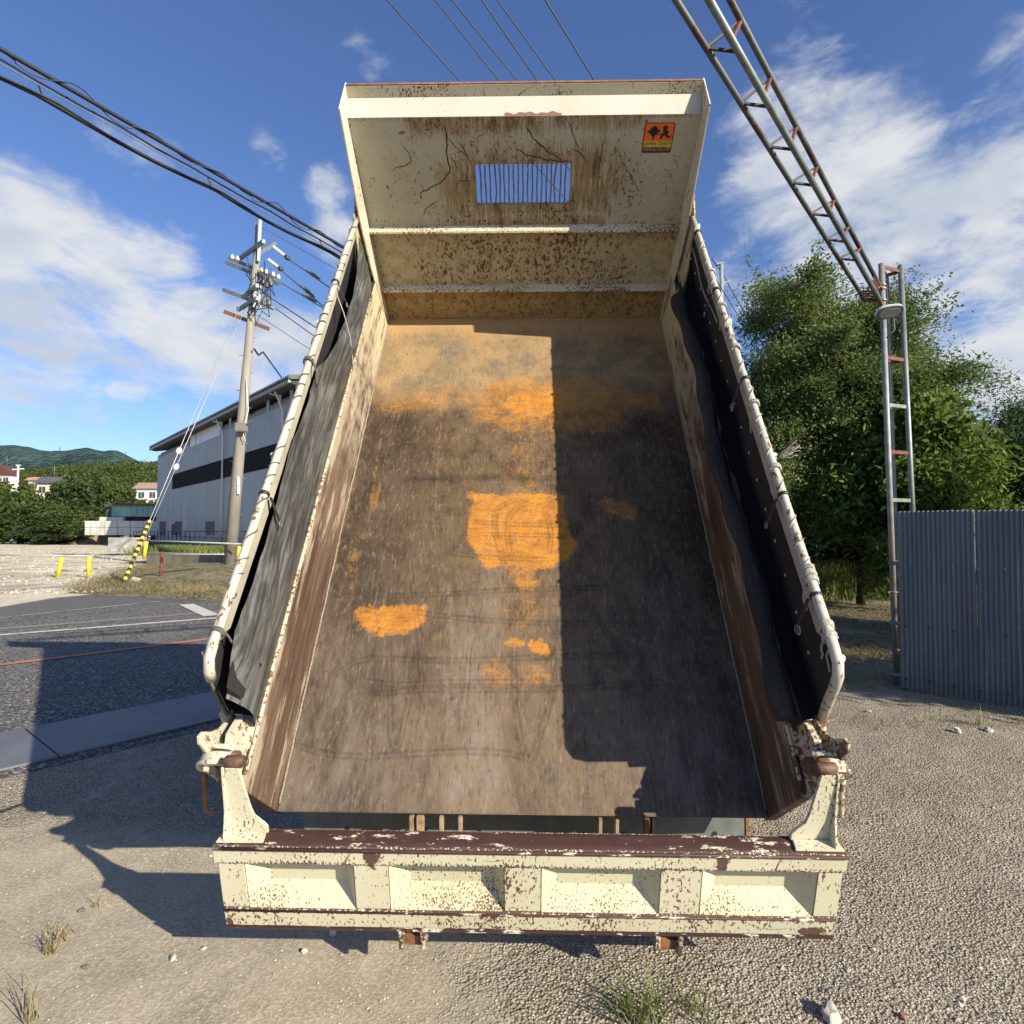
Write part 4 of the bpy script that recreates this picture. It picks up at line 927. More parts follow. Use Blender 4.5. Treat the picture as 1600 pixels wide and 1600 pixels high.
# ------------------------------------------------------------------ PEBBLES
rs = np.random.RandomState(7)
def on_plates(x, y):
    t = (x - pl_n0.x) * rn.x + (y - pl_n0.y) * rn.y; return t
def gz(x, y):
    t = on_plates(x, y); nr = np.clip((-t - .15) / .6, 0, 1) * np.clip((14 - y) / 4, 0, 1) * np.clip((14 - np.abs(x)) / 4, 0, 1)
    return np.minimum(nr * ((fbm(x * .9 + 50, y * .9 + 50, 3) - .47) * .05 + (fbm(x * 5 + 90, y * 5 + 80, 9, 3) - .44) * .022), .02)
def pebbles(n, ymax, smin, smax, dens_fn, pw=2.4):
    y = 1.25 + (ymax - 1.25) * rs.rand(n) ** 1.25; x = (rs.rand(n) * 2 - 1) * (.95 * y + .25)
    keep = (on_plates(x, y) < -.06) & (rs.rand(n) < dens_fn(x, y)); x, y = x[keep], y[keep]; n = len(x)
    s = smin + (smax - smin) * rs.rand(n) ** pw
    base = np.array([(1, 0, 0), (0, 1, 0), (-1, 0, 0), (0, -1, 0), (0, 0, 1), (0, 0, -1)], float)
    Vv = base[None] * (1 + .45 * (rs.rand(n, 6, 3) - .5)) + .22 * (rs.rand(n, 6, 3) - .5)
    Vv[:, :, 2] *= .48; an = rs.rand(n) * 2 * PI; c, sn = np.cos(an)[:, None], np.sin(an)[:, None]
    xr = Vv[:, :, 0] * c - Vv[:, :, 1] * sn; yr = Vv[:, :, 0] * sn + Vv[:, :, 1] * c
    Vv = np.stack([xr * s[:, None] + x[:, None], yr * s[:, None] + y[:, None], Vv[:, :, 2] * s[:, None] + (gz(x, y) + s * .18)[:, None]], -1)
    f = np.array([(0, 1, 4), (1, 2, 4), (2, 3, 4), (3, 0, 4), (1, 0, 5), (2, 1, 5), (3, 2, 5), (0, 3, 5)])
    Ff = (np.arange(n)[:, None, None] * 6 + f[None]).reshape(-1, 3); return Vv.reshape(-1, 3), Ff
def dn(x, y):
    a = np.clip((x + .9) / 1.4, 0, 1) * .9 + np.clip((y - 2.7) / 1.2, 0, 1) * .6
    ur, vr = x * .7 + y * .72, (y * .7 - x * .72); a = a * np.clip((fbm(ur * .5 + 3, vr * 1.6 + 11, 61) - .36) * 7, .18, 1)
    return np.clip(.05 + a * (.35 + .9 * fbm(x * 1.7 + 9, y * 1.7 + 9, 33)), 0, 1) * np.where((x > 2) & (y > 6.5 + .2 * x), .25, 1)
v1, f1 = pebbles(230000, 7.0, .0020, .0068, dn, 1.8); v2, f2 = pebbles(11000, 9, .004, .016, lambda x, y: dn(x, y) * .5, 3.2)
pmm, pg, pb = newmat('pebble_stone'); pr_ = pg.island()
fin(pg, pb, pg.ramp(pr_, [(0, (.24, .215, .17)), (.3, (.33, .295, .235)), (.6, (.40, .36, .29)), (.88, (.46, .42, .345)), (1, (.55, .51, .43))]), .9, 0, pg.bump(pg.noise(pg.pos(), 150, 3), .4, .003), .2)
stuff(link('gravel', np_mesh('gravel', np.concatenate([v1, v2]), np.concatenate([f1, f2 + len(v1)])), pmm))

def rubble(n, x0, x1, y0, y1, smin, smax, seed):
    r2 = np.random.RandomState(seed); x = x0 + (x1 - x0) * r2.rand(n); y = y0 + (y1 - y0) * r2.rand(n) ** 1.4; k = (fbm(x * .25 + 5, y * .5 + 5, 91) > .40) & (x < -.30 * y) & (y > 15.8 + .35 * (x + 13)); x, y = x[k], y[k]; n = len(x)
    s = smin + (smax - smin) * r2.rand(n) ** 3; base = np.array([(1, 0, 0), (0, 1, 0), (-1, 0, 0), (0, -1, 0), (0, 0, 1), (0, 0, -1)], float)
    Vv = base[None] * (1 + .5 * (r2.rand(n, 6, 3) - .5)) + .3 * (r2.rand(n, 6, 3) - .5); Vv[:, :, 2] *= .6
    Vv = Vv * s[:, None, None] + np.stack([x, y, s * .25], -1)[:, None, :]
    f = np.array([(0, 1, 4), (1, 2, 4), (2, 3, 4), (3, 0, 4), (1, 0, 5), (2, 1, 5), (3, 2, 5), (0, 3, 5)])
    return Vv.reshape(-1, 3), (np.arange(n)[:, None, None] * 6 + f[None]).reshape(-1, 3)
stuff(link('lot_rubble', np_mesh('lot_rubble', *rubble(26000, -60, -9, 15.5, 60, .015, .09, 5)), pmm))
def stone(name, p, r, mat, label, flat_=.6, seed=0, cat='stone'):
    bm = bmesh.new(); bmesh.ops.create_icosphere(bm, subdivisions=3, radius=r); rg = np.random.RandomState(seed); ph = rg.rand(9) * 6
    for v in bm.verts:
        n = v.co.normalized(); k = 1 + .22 * math.sin(n.x * 3.1 + ph[0]) * math.sin(n.y * 2.7 + ph[1]) + .13 * math.sin(n.z * 6 + ph[2] + n.x * 4) + .05 * math.sin(n.y * 14 + ph[3]) * math.sin(n.x * 12)
        q = n * r * k
        for a in range(3):
            d_ = Vector((math.sin(ph[a] * 7), math.cos(ph[a + 3] * 5), .4 * math.sin(ph[a + 5]))).normalized(); e = q.dot(d_) - r * .72
            if e > 0: q -= d_ * e
        v.co = (q.x, q.y * .8, q.z * flat_)
    me = bpy.data.meshes.new(name); bm.to_mesh(me); bm.free()
    M_ = Matrix.Translation((p[0], p[1], float(gz(np.array(p[0]), np.array(p[1]))) + r * flat_ * .55)) @ Matrix.Rotation(seed * 1.3, 4, 'Z')
    return tag(link(name, me, mat, M=M_), label, cat)
stm = simple('pale_stone', (.46, .44, .38), .9, 0, .3, 25, .5, c2=(.32, .30, .25)); st2 = simple('dark_stone', (.16, .14, .12), .9, 0, .3, 25, .5)
stone('stone', roadpt(1300, 1590), .040, stm, 'largest pale grey stone at the bottom edge right of the green grass tuft', .6, 1)
stone('stone', roadpt(520, 1462), .020, stm, 'small tan stone just below the tailgate, left of the first catch bracket', .8, 2)
stone('stone', roadpt(476, 1490), .014, stm, 'little pale stone in the sandy ground below the left half of the tailgate', .7, 3)
stone('stone', roadpt(270, 1503), .017, stm, 'flat pale stone lying alone in the sand right of the dry grass tuft', .45, 4)
stone('stone', roadpt(134, 1516), .013, st2, 'dark brown pebble beside the dry grass tuft in the sand', .6, 5)
stone('stone', roadpt(1410, 1590), .014, simple('red_stone', (.33, .11, .09), .8), 'small reddish stone at the bottom right of the photo', .7, 6)
stone('stone', roadpt(128, 1425), .018, st2, 'dark flat stone in the sand left of the tailgate shadow', .4, 7)
stone('stone', roadpt(1495, 1145), .05, stm, 'whitish stone in front of the corrugated steel fence', .5, 8)
stone('stone', roadpt(1545, 1143), .04, stm, 'pale lump of concrete near the foot of the steel fence at the right', .5, 9)
stone('stone', roadpt(1358, 1113), .028, stm, 'pale stone on the gravel left of the lattice mast foot', .5, 10)
stone('stone', roadpt(213, 915), .26, simple('tan_rock', (.42, .37, .27), .9, 0, .3, 6, .4), 'tan rock on the verge beside the striped guy wire guard', .6, 11)

# ------------------------------------------------------------------ VEGETATION
def leaf_mat(name, c1, c2, c3=None, trans=.35):
    m, g, bs = newmat(name); r = g.island(); p = g.obj()
    c = g.mix(r, c1, c2); c = g.mix(g.ss(g.noise(p, .9, 3), .40, .66), c, c3 or c2)
    fin(g, bs, c, .6, 0, None, .15)
    tr = g.n('ShaderNodeBsdfTranslucent'); g.L.new(g.mix(.5, c, tuple(min(1, q * 1.6) for q in c2)), tr.inputs[0])
    mx = g.n('ShaderNodeMixShader'); mx.inputs[0].default_value = trans; g.L.new(bs.outputs[0], mx.inputs[1]); g.L.new(tr.outputs[0], mx.inputs[2])
    g.L.new(mx.outputs[0], g.N['Material Output'].inputs[0]); return m
def leaves(C, Ln, Wd, rs, droop=.0, up=.3):
    n = len(C); d = rs.normal(size=(n, 3)); d[:, 2] = d[:, 2] * .7 - droop; d /= np.linalg.norm(d, axis=1)[:, None]
    nn = rs.normal(size=(n, 3)); nn[:, 2] += up; sd = np.cross(d, nn); sd /= (np.linalg.norm(sd, axis=1)[:, None] + 1e-9)
    ln = Ln * (.6 + .8 * rs.rand(n))[:, None]; wd = Wd * (.6 + .8 * rs.rand(n))[:, None]
    V = np.stack([C, C + d * ln * .45 + sd * wd / 2, C + d * ln, C + d * ln * .45 - sd * wd / 2], 1).reshape(-1, 3)
    return V, np.arange(n * 4).reshape(-1, 4)
bark = simple('grey_brown_bark', (.10, .08, .06), .9, 0, .4, 12, .8, stretch=(1, 1, .2)); dbark = simple('dark_bark', (.035, .028, .022), .95, 0, .4, 14, .8, stretch=(1, 1, .2))
def clumps(rs, n, ctr, rad, shell=.55, low=-1.0):
    out = []
    while len(out) < n:
        d = rs.normal(size=3); d /= np.linalg.norm(d); r = (shell + (1 - shell) * rs.rand()) if rs.rand() < .75 else rs.rand() * shell
        k = 1 + .16 * math.sin(d[0] * 5 + d[2] * 4) + .12 * math.sin(d[1] * 7 - d[2] * 6 + 1)
        p = np.array(ctr) + d * r * np.array(rad) * k
        if p[2] > low: out.append((p, r))
    return out
def tree(name, label, base, ctr, rad, ncl, nl, Ln, Wd, mat, seed, bmat=bark, trunk_r=.16, csize=.55, droop=.2, lean=(0, 0), low=.8, group=None, limbs=14, fork=.35, lobes=()):
    rs = np.random.RandomState(seed); t = thing(name, label, 'tree', base, group=group)
    cl = clumps(rs, ncl, (ctr[0], ctr[1], ctr[2]), rad, low=low)
    for lc_, lr_, ln2 in lobes: cl += clumps(rs, ln2, lc_, lr_, low=low)
    ncl = len(cl)
    Cs = []
    for (p, r) in cl:
        k = int(nl / ncl * (.6 + .8 * rs.rand())); s_ = csize * (.6 + .7 * rs.rand())
        q = rs.normal(size=(k, 3)) * s_ * np.array([.55, .55, .42]); Cs.append(p + q)
        # twiggy tips out of the outline
        if r > .8:
            d = (p - np.array(ctr)); d /= np.linalg.norm(d) + 1e-9
            for _ in range(2):
                dd = d + rs.normal(size=3) * .35; dd[2] += .25; k2 = max(4, k // 16)
                Cs.append(p + dd * (rs.rand(k2)[:, None]) * s_ * 1.35 + rs.normal(size=(k2, 3)) * s_ * .07)
    C = np.concatenate(Cs); V, Fq = leaves(C, Ln, Wd, rs, droop)
    link('crown', np_mesh('crown', V, Fq), mat, t, WM[t.name])
    tb = MB(); top = Vector((ctr[0], ctr[1], ctr[2] - rad[2] * .1)); fk = Vector((lean[0], lean[1], (ctr[2] - rad[2]) * 1.0 + rad[2] * 2 * fork * .3)); fk.z = max(fk.z, .8)
    pts = [Vector((0, 0, -.1)), Vector((lean[0] * .3, lean[1] * .3, fk.z * .5)), fk, fk.lerp(top, .5), top]
    tb.tube(pts, [trunk_r * 1.25, trunk_r, trunk_r * .85, trunk_r * .55, trunk_r * .2], 9)
    to = tb.build('trunk', bmat, t, WM[t.name])
    order = sorted(cl, key=lambda a: rs.rand())[:limbs]
    for p, r in order:
        p = Vector(p); s0 = fk.lerp(top, rs.rand() * .7); mid = s0.lerp(p, .5) + Vector(rs.normal(size=3)) * .12; mid.z -= .1
        lb = MB().tube([s0, mid, p], [trunk_r * .38, trunk_r * .22, trunk_r * .06], 6)
        lb.build('branch', bmat, t, WM[t.name])
    return t
lm_big = leaf_mat('willow_leaf', (.05, .085, .024), (.115, .16, .050), (.165, .21, .070))
lm_lime = leaf_mat('lime_leaf', (.055, .095, .018), (.11, .16, .03), (.155, .20, .04))
lm_dark = leaf_mat('dark_leaf', (.018, .035, .013), (.035, .06, .02), (.05, .08, .025))
lm_far = leaf_mat('far_leaf', (.026, .045, .012), (.058, .082, .022), (.09, .115, .03), .2)
lm_far2 = leaf_mat('far_leaf_dark', (.018, .033, .011), (.042, .062, .019), (.06, .08, .024), .2)
tb = gnd(1345, 945)
tree('broadleaf_tree', 'large dense green tree right of the tipped bed, dark leaning trunk', (tb.x, tb.y, 0), (-1.15, .2, 5.35), (1.65, 1.7, 2.9), 130, 235000, .092, .036, lm_big, 4, dbark, .085, .46, .1, (.35, 0), low=.9, limbs=30, lobes=(((.85, .3, 4.9), (1.75, 1.7, 2.6), 95), ((-1.9, .2, 3.2), (1.3, 1.4, 2.2), 45), ((.1, .3, 3.0), (2.0, 1.6, 1.6), 40)))
tree('broadleaf_tree', 'lime-leaved tree behind the lattice mast with layered sprays', (9.0, 12.6, 0), (-.5, .2, 2.7), (1.4, 1.4, 1.85), 90, 46000, .17, .07, lm_lime, 9, bark, .10, .5, .5, low=.8, limbs=18)
tree('pine_tree', 'dark conifer at the right edge above the steel fence', (17.0, 20, 0), (.0, 0, 4.3), (1.7, 1.7, 2.3), 60, 42000, .16, .03, lm_dark, 12, dbark, .2, .6, -.2, low=1.2, limbs=12)
tree('broadleaf_tree', 'shaded grey-green tree right of the lime-leaved one, partly twiggy', (12.2, 14.5, 0), (.0, 0, 2.6), (1.7, 1.6, 1.8), 60, 30000, .13, .045, lm_dark, 15, bark, .11, .5, .1, low=.6, limbs=40)
tree('broadleaf_tree', 'lower tree between the tipped bed and the big tree', (5.4, 17.0, 0), (0, 0, 2.9), (2.0, 1.8, 2.6), 80, 50000, .13, .05, lm_big, 21, dbark, .12, .5, .1, low=.4, limbs=12)
# trees right of the frame whose shade lies on the yard
tree('broadleaf_tree', 'tree behind the steel fence right of the frame, casting shade on the verge', (10.2, 6.9, 0), (0, 0, 3.6), (2.1, 2.3, 2.3), 60, 30000, .14, .06, lm_lime, 41, bark, .14, .55, .2, low=1.0, limbs=10)
tree('broadleaf_tree', 'smaller tree beside the steel fence right of the frame', (8.6, 3.7, 0), (0, 0, 2.0), (1.2, 1.3, 1.4), 40, 16000, .12, .05, lm_big, 42, bark, .09, .45, .2, low=.6, limbs=10)
# shrubs and a wall of undergrowth behind
for k, (x, y, r, h) in enumerate([(3.0, 20, 2.2, 2.8), (6.0, 23, 2.4, 3.0), (9.6, 24, 2.6, 3.2), (13.5, 24.5, 2.8, 3.4), (17.5, 25, 3.0, 3.6), (21.5, 24.5, 3.0, 3.6), (4.6, 16.0, 1.2, 1.7), (10.6, 17.0, 1.7, 2.2)]):
    lab = ['dense dark shrub behind the right rail of the truck', 'dark undergrowth shrub beyond the big tree, left half', 'dark shrub behind the big tree trunk', 'dark shrub behind the lattice mast', 'shrub behind the steel fence, second from the right edge', 'shrub behind the steel fence nearest the right edge', 'low leafy shrub at the left foot of the big tree', 'low shrub between the trunk and the lattice mast'][k]
    rs_ = np.random.RandomState(60 + k); t = thing('shrub', lab, 'shrub', (x, y, 0))
    cl = clumps(rs_, 34, (0, 0, h * .5), (r, r * .6, h * .55), low=.1); C = np.concatenate([p + rs_.normal(size=(520, 3)) * np.array([.5, .5, .4]) for p, _ in cl]); C = C[C[:, 2] > 0]
    V, Fq = leaves(C, .20, .08, rs_); link('foliage', np_mesh('foliage', V, Fq), lm_dark if k != 6 else lm_big, t, WM[t.name])
    sm_ = MB()
    for p, _ in cl[:8]: sm_.tube([(0, 0, -.05), tuple(Vector(p) * .5), tuple(p)], [.04, .025, .01], 5)
    sm_.build('stems', dbark, t, WM[t.name])
def grass(name, n, region, hmin, hmax, mat, seed, wdt=.006, curve=.5, zf=None, clump=0):
    rs = np.random.RandomState(seed); x, y = region(rs, n); n = len(x); z = np.zeros(n) if zf is None else zf(x, y)
    h = hmin + (hmax - hmin) * rs.rand(n); a = rs.rand(n) * 2 * PI; dx, dy = np.cos(a) * h * curve * rs.rand(n), np.sin(a) * h * curve * rs.rand(n)
    b = rs.rand(n) * 2 * PI; wx, wy = np.cos(b) * wdt, np.sin(b) * wdt
    p0 = np.stack([x, y, z], -1); p1 = p0 + np.stack([dx * .35, dy * .35, h * .6], -1); p2 = p0 + np.stack([dx, dy, h], -1); wv = np.stack([wx, wy, wx * 0], -1)
    V = np.stack([p0 - wv, p0 + wv, p1 + wv * .7, p1 - wv * .7, p2 + wv * .1, p2 - wv * .1], 1).reshape(-1, 3)
    i = np.arange(n)[:, None] * 6; Fq = np.concatenate([i + np.array([0, 1, 2, 3]), i + np.array([3, 2, 4, 5])]); return np_mesh(name, V, Fq), mat
gm_green = leaf_mat('grass_green', (.09, .13, .03), (.17, .21, .06), (.20, .22, .08), .3); gm_dry = leaf_mat('grass_dry', (.26, .22, .12), (.34, .28, .16), (.15, .14, .06), .2)
def reg_sun(rs, n): y = 15.2 + rs.rand(n) * 3.2; x = 7.2 + rs.rand(n) * 4.2; return x, y
me, mm = grass('grass', 16000, reg_sun, .35, 1.05, gm_green, 1, .008, .7); stuff(link('tall_grass', me, mm))
def reg_litter(rs, n): y = 6.5 + rs.rand(n) ** 1.3 * 9; x = .42 * y + rs.rand(n) * (1.0 * y - .42 * y) + .2; return x, y
me, mm = grass('litter', 16000, reg_litter, .02, .11, gm_dry, 2, .004, 3.0); stuff(link('dry_grass', me, mm))
def reg_moss(rs, n):
    y = 5.2 + rs.rand(n) * 4.5; x = .5 * y + rs.rand(n) * .55 * y; k = fbm(x * 1.3, y * 1.3, 71) > .5; return x[k], y[k]
me, mm = grass('low_weeds', 6000, reg_moss, .015, .05, gm_green, 3, .003, 1.2); stuff(link('low_weeds', me, mm))
def reg_verge(rs, n):
    idx = rs.randint(0, len(vt), n); p = vt[idx] + rs.normal(size=(n, 3)) * [.25, .25, 0]; return p[:, 0], p[:, 1]
me, mm = grass('verge_grass', 15000, reg_verge, .02, .13, leaf_mat('verge_blade', (.20, .16, .085), (.10, .11, .04), (.28, .22, .13), .2), 4, .008, 2.0, zf=lambda x, y: np.full(len(x), .12)); stuff(link('verge_grass', me, mm))
def reg_strip(rs, n): t = rs.rand(n); a = at(235, 850, 33); b = at(360, 850, 31); return a.x + (b.x - a.x) * t + rs.normal(size=n) * .3, a.y + (b.y - a.y) * t + rs.normal(size=n) * .8
me, mm = grass('green_grass', 7000, reg_strip, .2, .55, gm_green, 5, .02, .8, zf=lambda x, y: np.full(len(x), .45)); stuff(link('green_grass', me, mm))
def tuft(px, py, n, h, mat, label, seed, wdt=.003, spread=.03, curve=1.3):
    p = gnd(px, py); rs = np.random.RandomState(seed)
    me, mm = grass('grass_tuft', n, lambda r, n_: (r.normal(size=n_) * spread, r.normal(size=n_) * spread), h * .4, h, mat, seed, wdt, curve)
    return tag(link('grass_tuft', me, mm, M=Matrix.Translation((p.x, p.y, float(gz(np.array(p.x), np.array(p.y)))))), label, 'grass tuft')
tuft(78, 1492, 34, .13, gm_dry, 'dry spiky grass tuft in the sand at the lower left', 1, .0022, .012, 1.5)
tuft(100, 1470, 20, .08, gm_dry, 'smaller dry sprig just right of the spiky tuft in the sand', 2, .002, .012, 1.6)
tuft(1005, 1590, 85, .13, gm_green, 'green grass tuft in the gravel at the bottom middle', 3, .003, .045, 1.5)
tuft(1092, 1585, 34, .09, gm_green, 'thin pale grass sprig right of the bottom green tuft', 4, .0022, .035, 1.6)
tuft(150, 1418, 12, .05, gm_dry, 'tiny dry weed sprouting left of the tailgate shadow', 5, .002, .01, 1.5)
tuft(45, 1600, 16, .20, gm_dry, 'thin dry grass stalk at the bottom left corner', 6, .0022, .01, .9)
tuft(1530, 1135, 20, .20, gm_dry, 'dry sprig growing at the foot of the steel fence', 7, .003, .02, .8)
sk = [gnd(px, py) for px, py in ((-30, 1276), (5, 1272), (22, 1266), (36, 1261), (41, 1263))]
tag(MB().tube([(p.x, p.y, .022) for p in sk], [.006, .006, .005, .004, .003], 6).build('stick', dbark), 'thin dark twig lying on the gravel at the left edge', 'twig')

# ------------------------------------------------------------------ LATTICE GANTRY
gan = thing('lattice_gantry', 'rusty grey lattice gantry, mast on the right and boom overhead', 'gantry', (4.25, 6.6, 0))
mp = [(at(1377, 412, 6.72), gnd(1403, 1070)), (at(1388, 432, 6.95), None), (at(1407, 414, 7.0), None)]
GI = Matrix.Identity(4)
def wp(mb, name, mat, parent, bev=0.0, **k): return mb.build(name, mat, parent, GI, bev, **k)
pA0 = Vector((4.22, 6.72, 0)); pA1 = at(1377, 412, 6.72)
pB0 = at(1402, 880, 6.95); pB1 = at(1386, 430, 6.95); pC0 = at(1427, 820, 6.85); pC1 = at(1407, 414, 6.85)
def down(p0, p1):  # extend to ground
    d = (p0 - p1).normalized(); return p0 + d * ((0 - p0.z) / d.z)
pB0 = down(pB0, pB1); pC0 = down(pC0, pC1)
wp(MB().cyl(pA0, pA1, .030, 14), 'mast_pipe', M['galv_pale'], gan)
wp(MB().cyl(pB0, pB1, .018, 12), 'mast_pipe', M['galv_pale'], gan)
wp(MB().cyl(pC0, pC1, .028, 14), 'mast_pipe', M['galv'], gan)
def onp(p0, p1, z): return p0.lerp(p1, (z - p0.z) / (p1.z - p0.z))
for py, mt_ in ((424, 'redox'), (563, 'redox'), (636, 'galv'), (708, 'redox'), (782, 'galv'), (878, 'redox')):
    z = at(1395, py, 6.85).z; a = onp(pA0, pA1, z); c = onp(pC0, pC1, z); b = onp(pB0, pB1, z)
    wp(MB().bar(a.lerp(c, .08), c, .012, .038), 'mast_rung', M[mt_], gan); wp(MB().bar(b, c, .012, .034), 'mast_rung', M[mt_], gan)
    wp(MB().bar(a, b, .012, .03), 'mast_rung', M[mt_], gan)
for py in (925, 1015, 1031, 1064):
    z = at(1400, py, 6.72).z; a = onp(pA0, pA1, z)
    wp(MB().tube([a + Vector((.036 * math.cos(q), .036 * math.sin(q), 0)) for q in [k * PI / 5 for k in range(11)]], .009, 6).bar(a + Vector((-.07, -.01, 0)), a + Vector((.11, .0, 0)), .02, .014), 'pipe_clamp', M['galv'], gan)
for py in (446, 452, 470):
    z = at(1380, py, 6.72).z; a = onp(pA0, pA1, z)
    wp(MB().tube([a + Vector((.036 * math.cos(q), .036 * math.sin(q), 0)) for q in [k * PI / 5 for k in range(11)]], .010, 6), 'pipe_clamp', M['ring'], gan)
def chord(far, yf, near_px, ext=1.2):
    a = at(*far, yf); d = ray(near_px, 0); b = Vector((0, 0, CAMH)) + d * ((a.z + .6 - CAMH) / d.z); dd = (b - a).normalized(); return a, b + dd * ext
cA = chord((1352, 470), 6.55, 1056); cB = chord((1374, 468), 6.45, 1108); cC = chord((1374, 446), 6.6, 1141)
wp(MB().cyl(*cA, .0205, 14), 'boom_chord', M['galv_rust'], gan); wp(MB().cyl(*cB, .0235, 14), 'boom_chord', M['galv'], gan); wp(MB().cyl(*cC, .021, 14), 'boom_chord', M['galv_rust'], gan)
def par(c, k, n): return c[0].lerp(c[1], k / n)
# braces at the nodes
def node(c, py):
    lo, hi = 0.0, 1.0
    for _ in range(40):
        m_ = (lo + hi) / 2; p = c[0].lerp(c[1], m_) - Vector((0, 0, CAMH)); q = Rcam.transposed() @ p
        if q.y <= .05 or 800 - F * q.z / q.y < py: hi = m_
        else: lo = m_
    return c[0].lerp(c[1], lo)
for yA, yB, yC, yR in ((-40, -36, -98, -52), (75, 81, 32, 62), (161, 167, 121, 150), (229, 234, 198, 225), (285, 290, 260, 282), (334, 338, 312, 330), (374, 378, 354, 368), (404, 407, 388, 398)):
    A_ = node(cA, yA); C_ = node(cC, yC)
    wp(MB().bar(A_, node(cB, yB), .016, .016), 'boom_brace', M['blackbar'], gan); wp(MB().bar(A_, C_, .018, .018), 'boom_brace', M['blackbar'], gan)
    wp(MB().bar(C_, node(cB, yR), .020, .020), 'boom_brace', M['redox'], gan)
for k in range(4):   # dense end bracing at the mast
    t = .012 + k * .011; A_ = cA[0].lerp(cA[1], t); B_ = cB[0].lerp(cB[1], t - .008); C_ = cC[0].lerp(cC[1], t)
    wp(MB().bar(A_, B_, .014, .014), 'boom_brace', M['blackbar'], gan)
    if k < 4: wp(MB().bar(C_, cB[0].lerp(cB[1], t + .004), .014, .014), 'boom_brace', M['redox'], gan)
wp(MB().bar(cA[0], cC[0], .03, .03), 'boom_end_bar', M['rust'], gan); wp(MB().bar(cB[0], Vector(onp(pA0, pA1, cB[0].z)), .03, .03), 'boom_end_bar', M['rust'], gan)
wp(MB().bar(cC[0], Vector(onp(pA0, pA1, cC[0].z)), .03, .03), 'boom_end_bar', M['rust'], gan); wp(MB().bar(cA[0], cB[0], .03, .03), 'boom_end_bar', M['rust'], gan)
# flood light
lc = at(1390, 488, 6.35); LM = Matrix.Translation(lc) @ Matrix.Rotation(-.2, 4, 'Z') @ Matrix.Rotation(-.62, 4, 'X') @ Matrix.Rotation(-.12, 4, 'Y') @ Matrix.Scale(.88, 4)
fl_ = link('flood_light', None, M=LM, label='white oval flood light hanging from the lattice mast', category='flood light')
def oval(n=28, rx=.155, ry=.095): return [(rx * math.copysign(abs(math.cos(a)) ** .75, math.cos(a)), ry * math.copysign(abs(math.sin(a)) ** .75, math.sin(a))) for a in [k * 2 * PI / n for k in range(n)]]
mb = MB().prism(oval(), 2, 0, .035); mb.build('lamp_housing', simple('white_lamp_casing', (.62, .64, .64), .4), fl_, LM, .008)
MB().prism(oval(28, .150, .091), 2, -.012, -.001).build('lamp_rim', simple('lamp_grey_rim', (.16, .17, .17), .4), fl_, LM, .003)
MB().prism(oval(28, .115, .066), 2, -.018, -.0125).build('lamp_lens', simple('lamp_lens', (.40, .40, .38), .25), fl_, LM, .002)
MB().tube([(.05, .03, .04), (.09, .12, .03), (.10, .22, -.06), (.02, .30, -.10)], .012, 8).build('lamp_bracket', M['galv'], fl_, LM)

# ------------------------------------------------------------------ CORRUGATED FENCE
F0 = gnd(1407, 1079); F1 = gnd(1600, 1110); fd = (F1 - F0); fd.z = 0; fd.normalize(); fn = Vector((fd.y, -fd.x, 0)).normalized()
if fn.dot(Vector((0, -1, 0))) < 0: fn = -fn
FM = Matrix.Translation((F0.x, F0.y, 0)) @ Matrix(((fd.x, -fn.x, 0, 0), (fd.y, -fn.y, 0, 0), (0, 0, 1, 0), (0, 0, 0, 1)))
fen = link('steel_fence', None, M=FM, label='blue-grey corrugated steel sheet fence at the right edge', category='fence')
def fmat():
    m, g, bs = newmat('blue_grey_corrugated_steel'); co = g.obj()
    n = g.noise(g.map(co, (1, 1, .25)), 3.0, 5, .6); c = g.mix(g.ss(n, .35, .7), (.12, .155, .18), (.09, .118, .142))
    c = g.mix(g.mul(g.ss(g.noise(g.map(co, (1, 1, .05)), 26, 4), .58, .70), .5), c, (.26, .29, .31))
    c = g.mix(g.mul(g.ss(g.xyz(co)[2], .22, .0), g.ss(g.noise(co, 7, 5), .40, .62), .7), c, (.16, .13, .10))
    oi = g.n('ShaderNodeObjectInfo').outputs['Random']; c = g.mix(g.mul(oi, .35), c, (.17, .185, .19))
    c = g.mix(g.mul(g.ss(g.noise(g.map(co, (1, 1, .2)), 9, 6, .7), .60, .68), .5), c, (.22, .17, .13))
    c = g.mix(g.mul(g.ss(g.noise(g.map(co, (.5, 1, 2)), 14, 4, .7), .66, .70), .6), c, (.34, .36, .37))
    fin(g, bs, c, .5, .35, g.bump(g.noise(co, 5, 4), .6, .008)); return m
fmt = fmat(); PIT = .0415; SW = PIT * 16
fmesh = None
def corr(x0, n, ht=1.86):
    def fn_(a, b): x = a * n * PIT; return (x, .0085 * math.cos(2 * PI * a * n), .03 + b * ht)
    return MB().grid(fn_, n * 8, 1, True).mesh('sheet')
fmesh = corr(0, 16)
for k in range(9):
    sh = link('fence_sheet', fmesh, fmt, fen, FM @ Matrix.Translation((k * SW, -.004 * (k % 2), .006 * math.sin(k * 2.1 + 1))) @ Matrix.Rotation(.004 * math.sin(k * 1.7), 4, 'Y') @ Matrix.Rotation(.010 * math.sin(k * 2.9), 4, 'Z'))
bm1, bm2 = simple('pale_bolt', (.55, .57, .58), .4, .3), simple('dark_bolt_washer', (.02, .022, .028), .6)
for k in range(20):
    x = .06 + k * PIT * 5
    for z, mt_, r in ((1.32, bm1, .006), (.68, bm2, .011), (.13, bm2, .011)):
        MB().cyl((x, -.0165 + .0, z), (x, -.010, z), r, 8).build('fence_bolt', mt_, fen, FM @ Matrix.Translation((0, 0, .01 * math.sin(k * 1.7))))
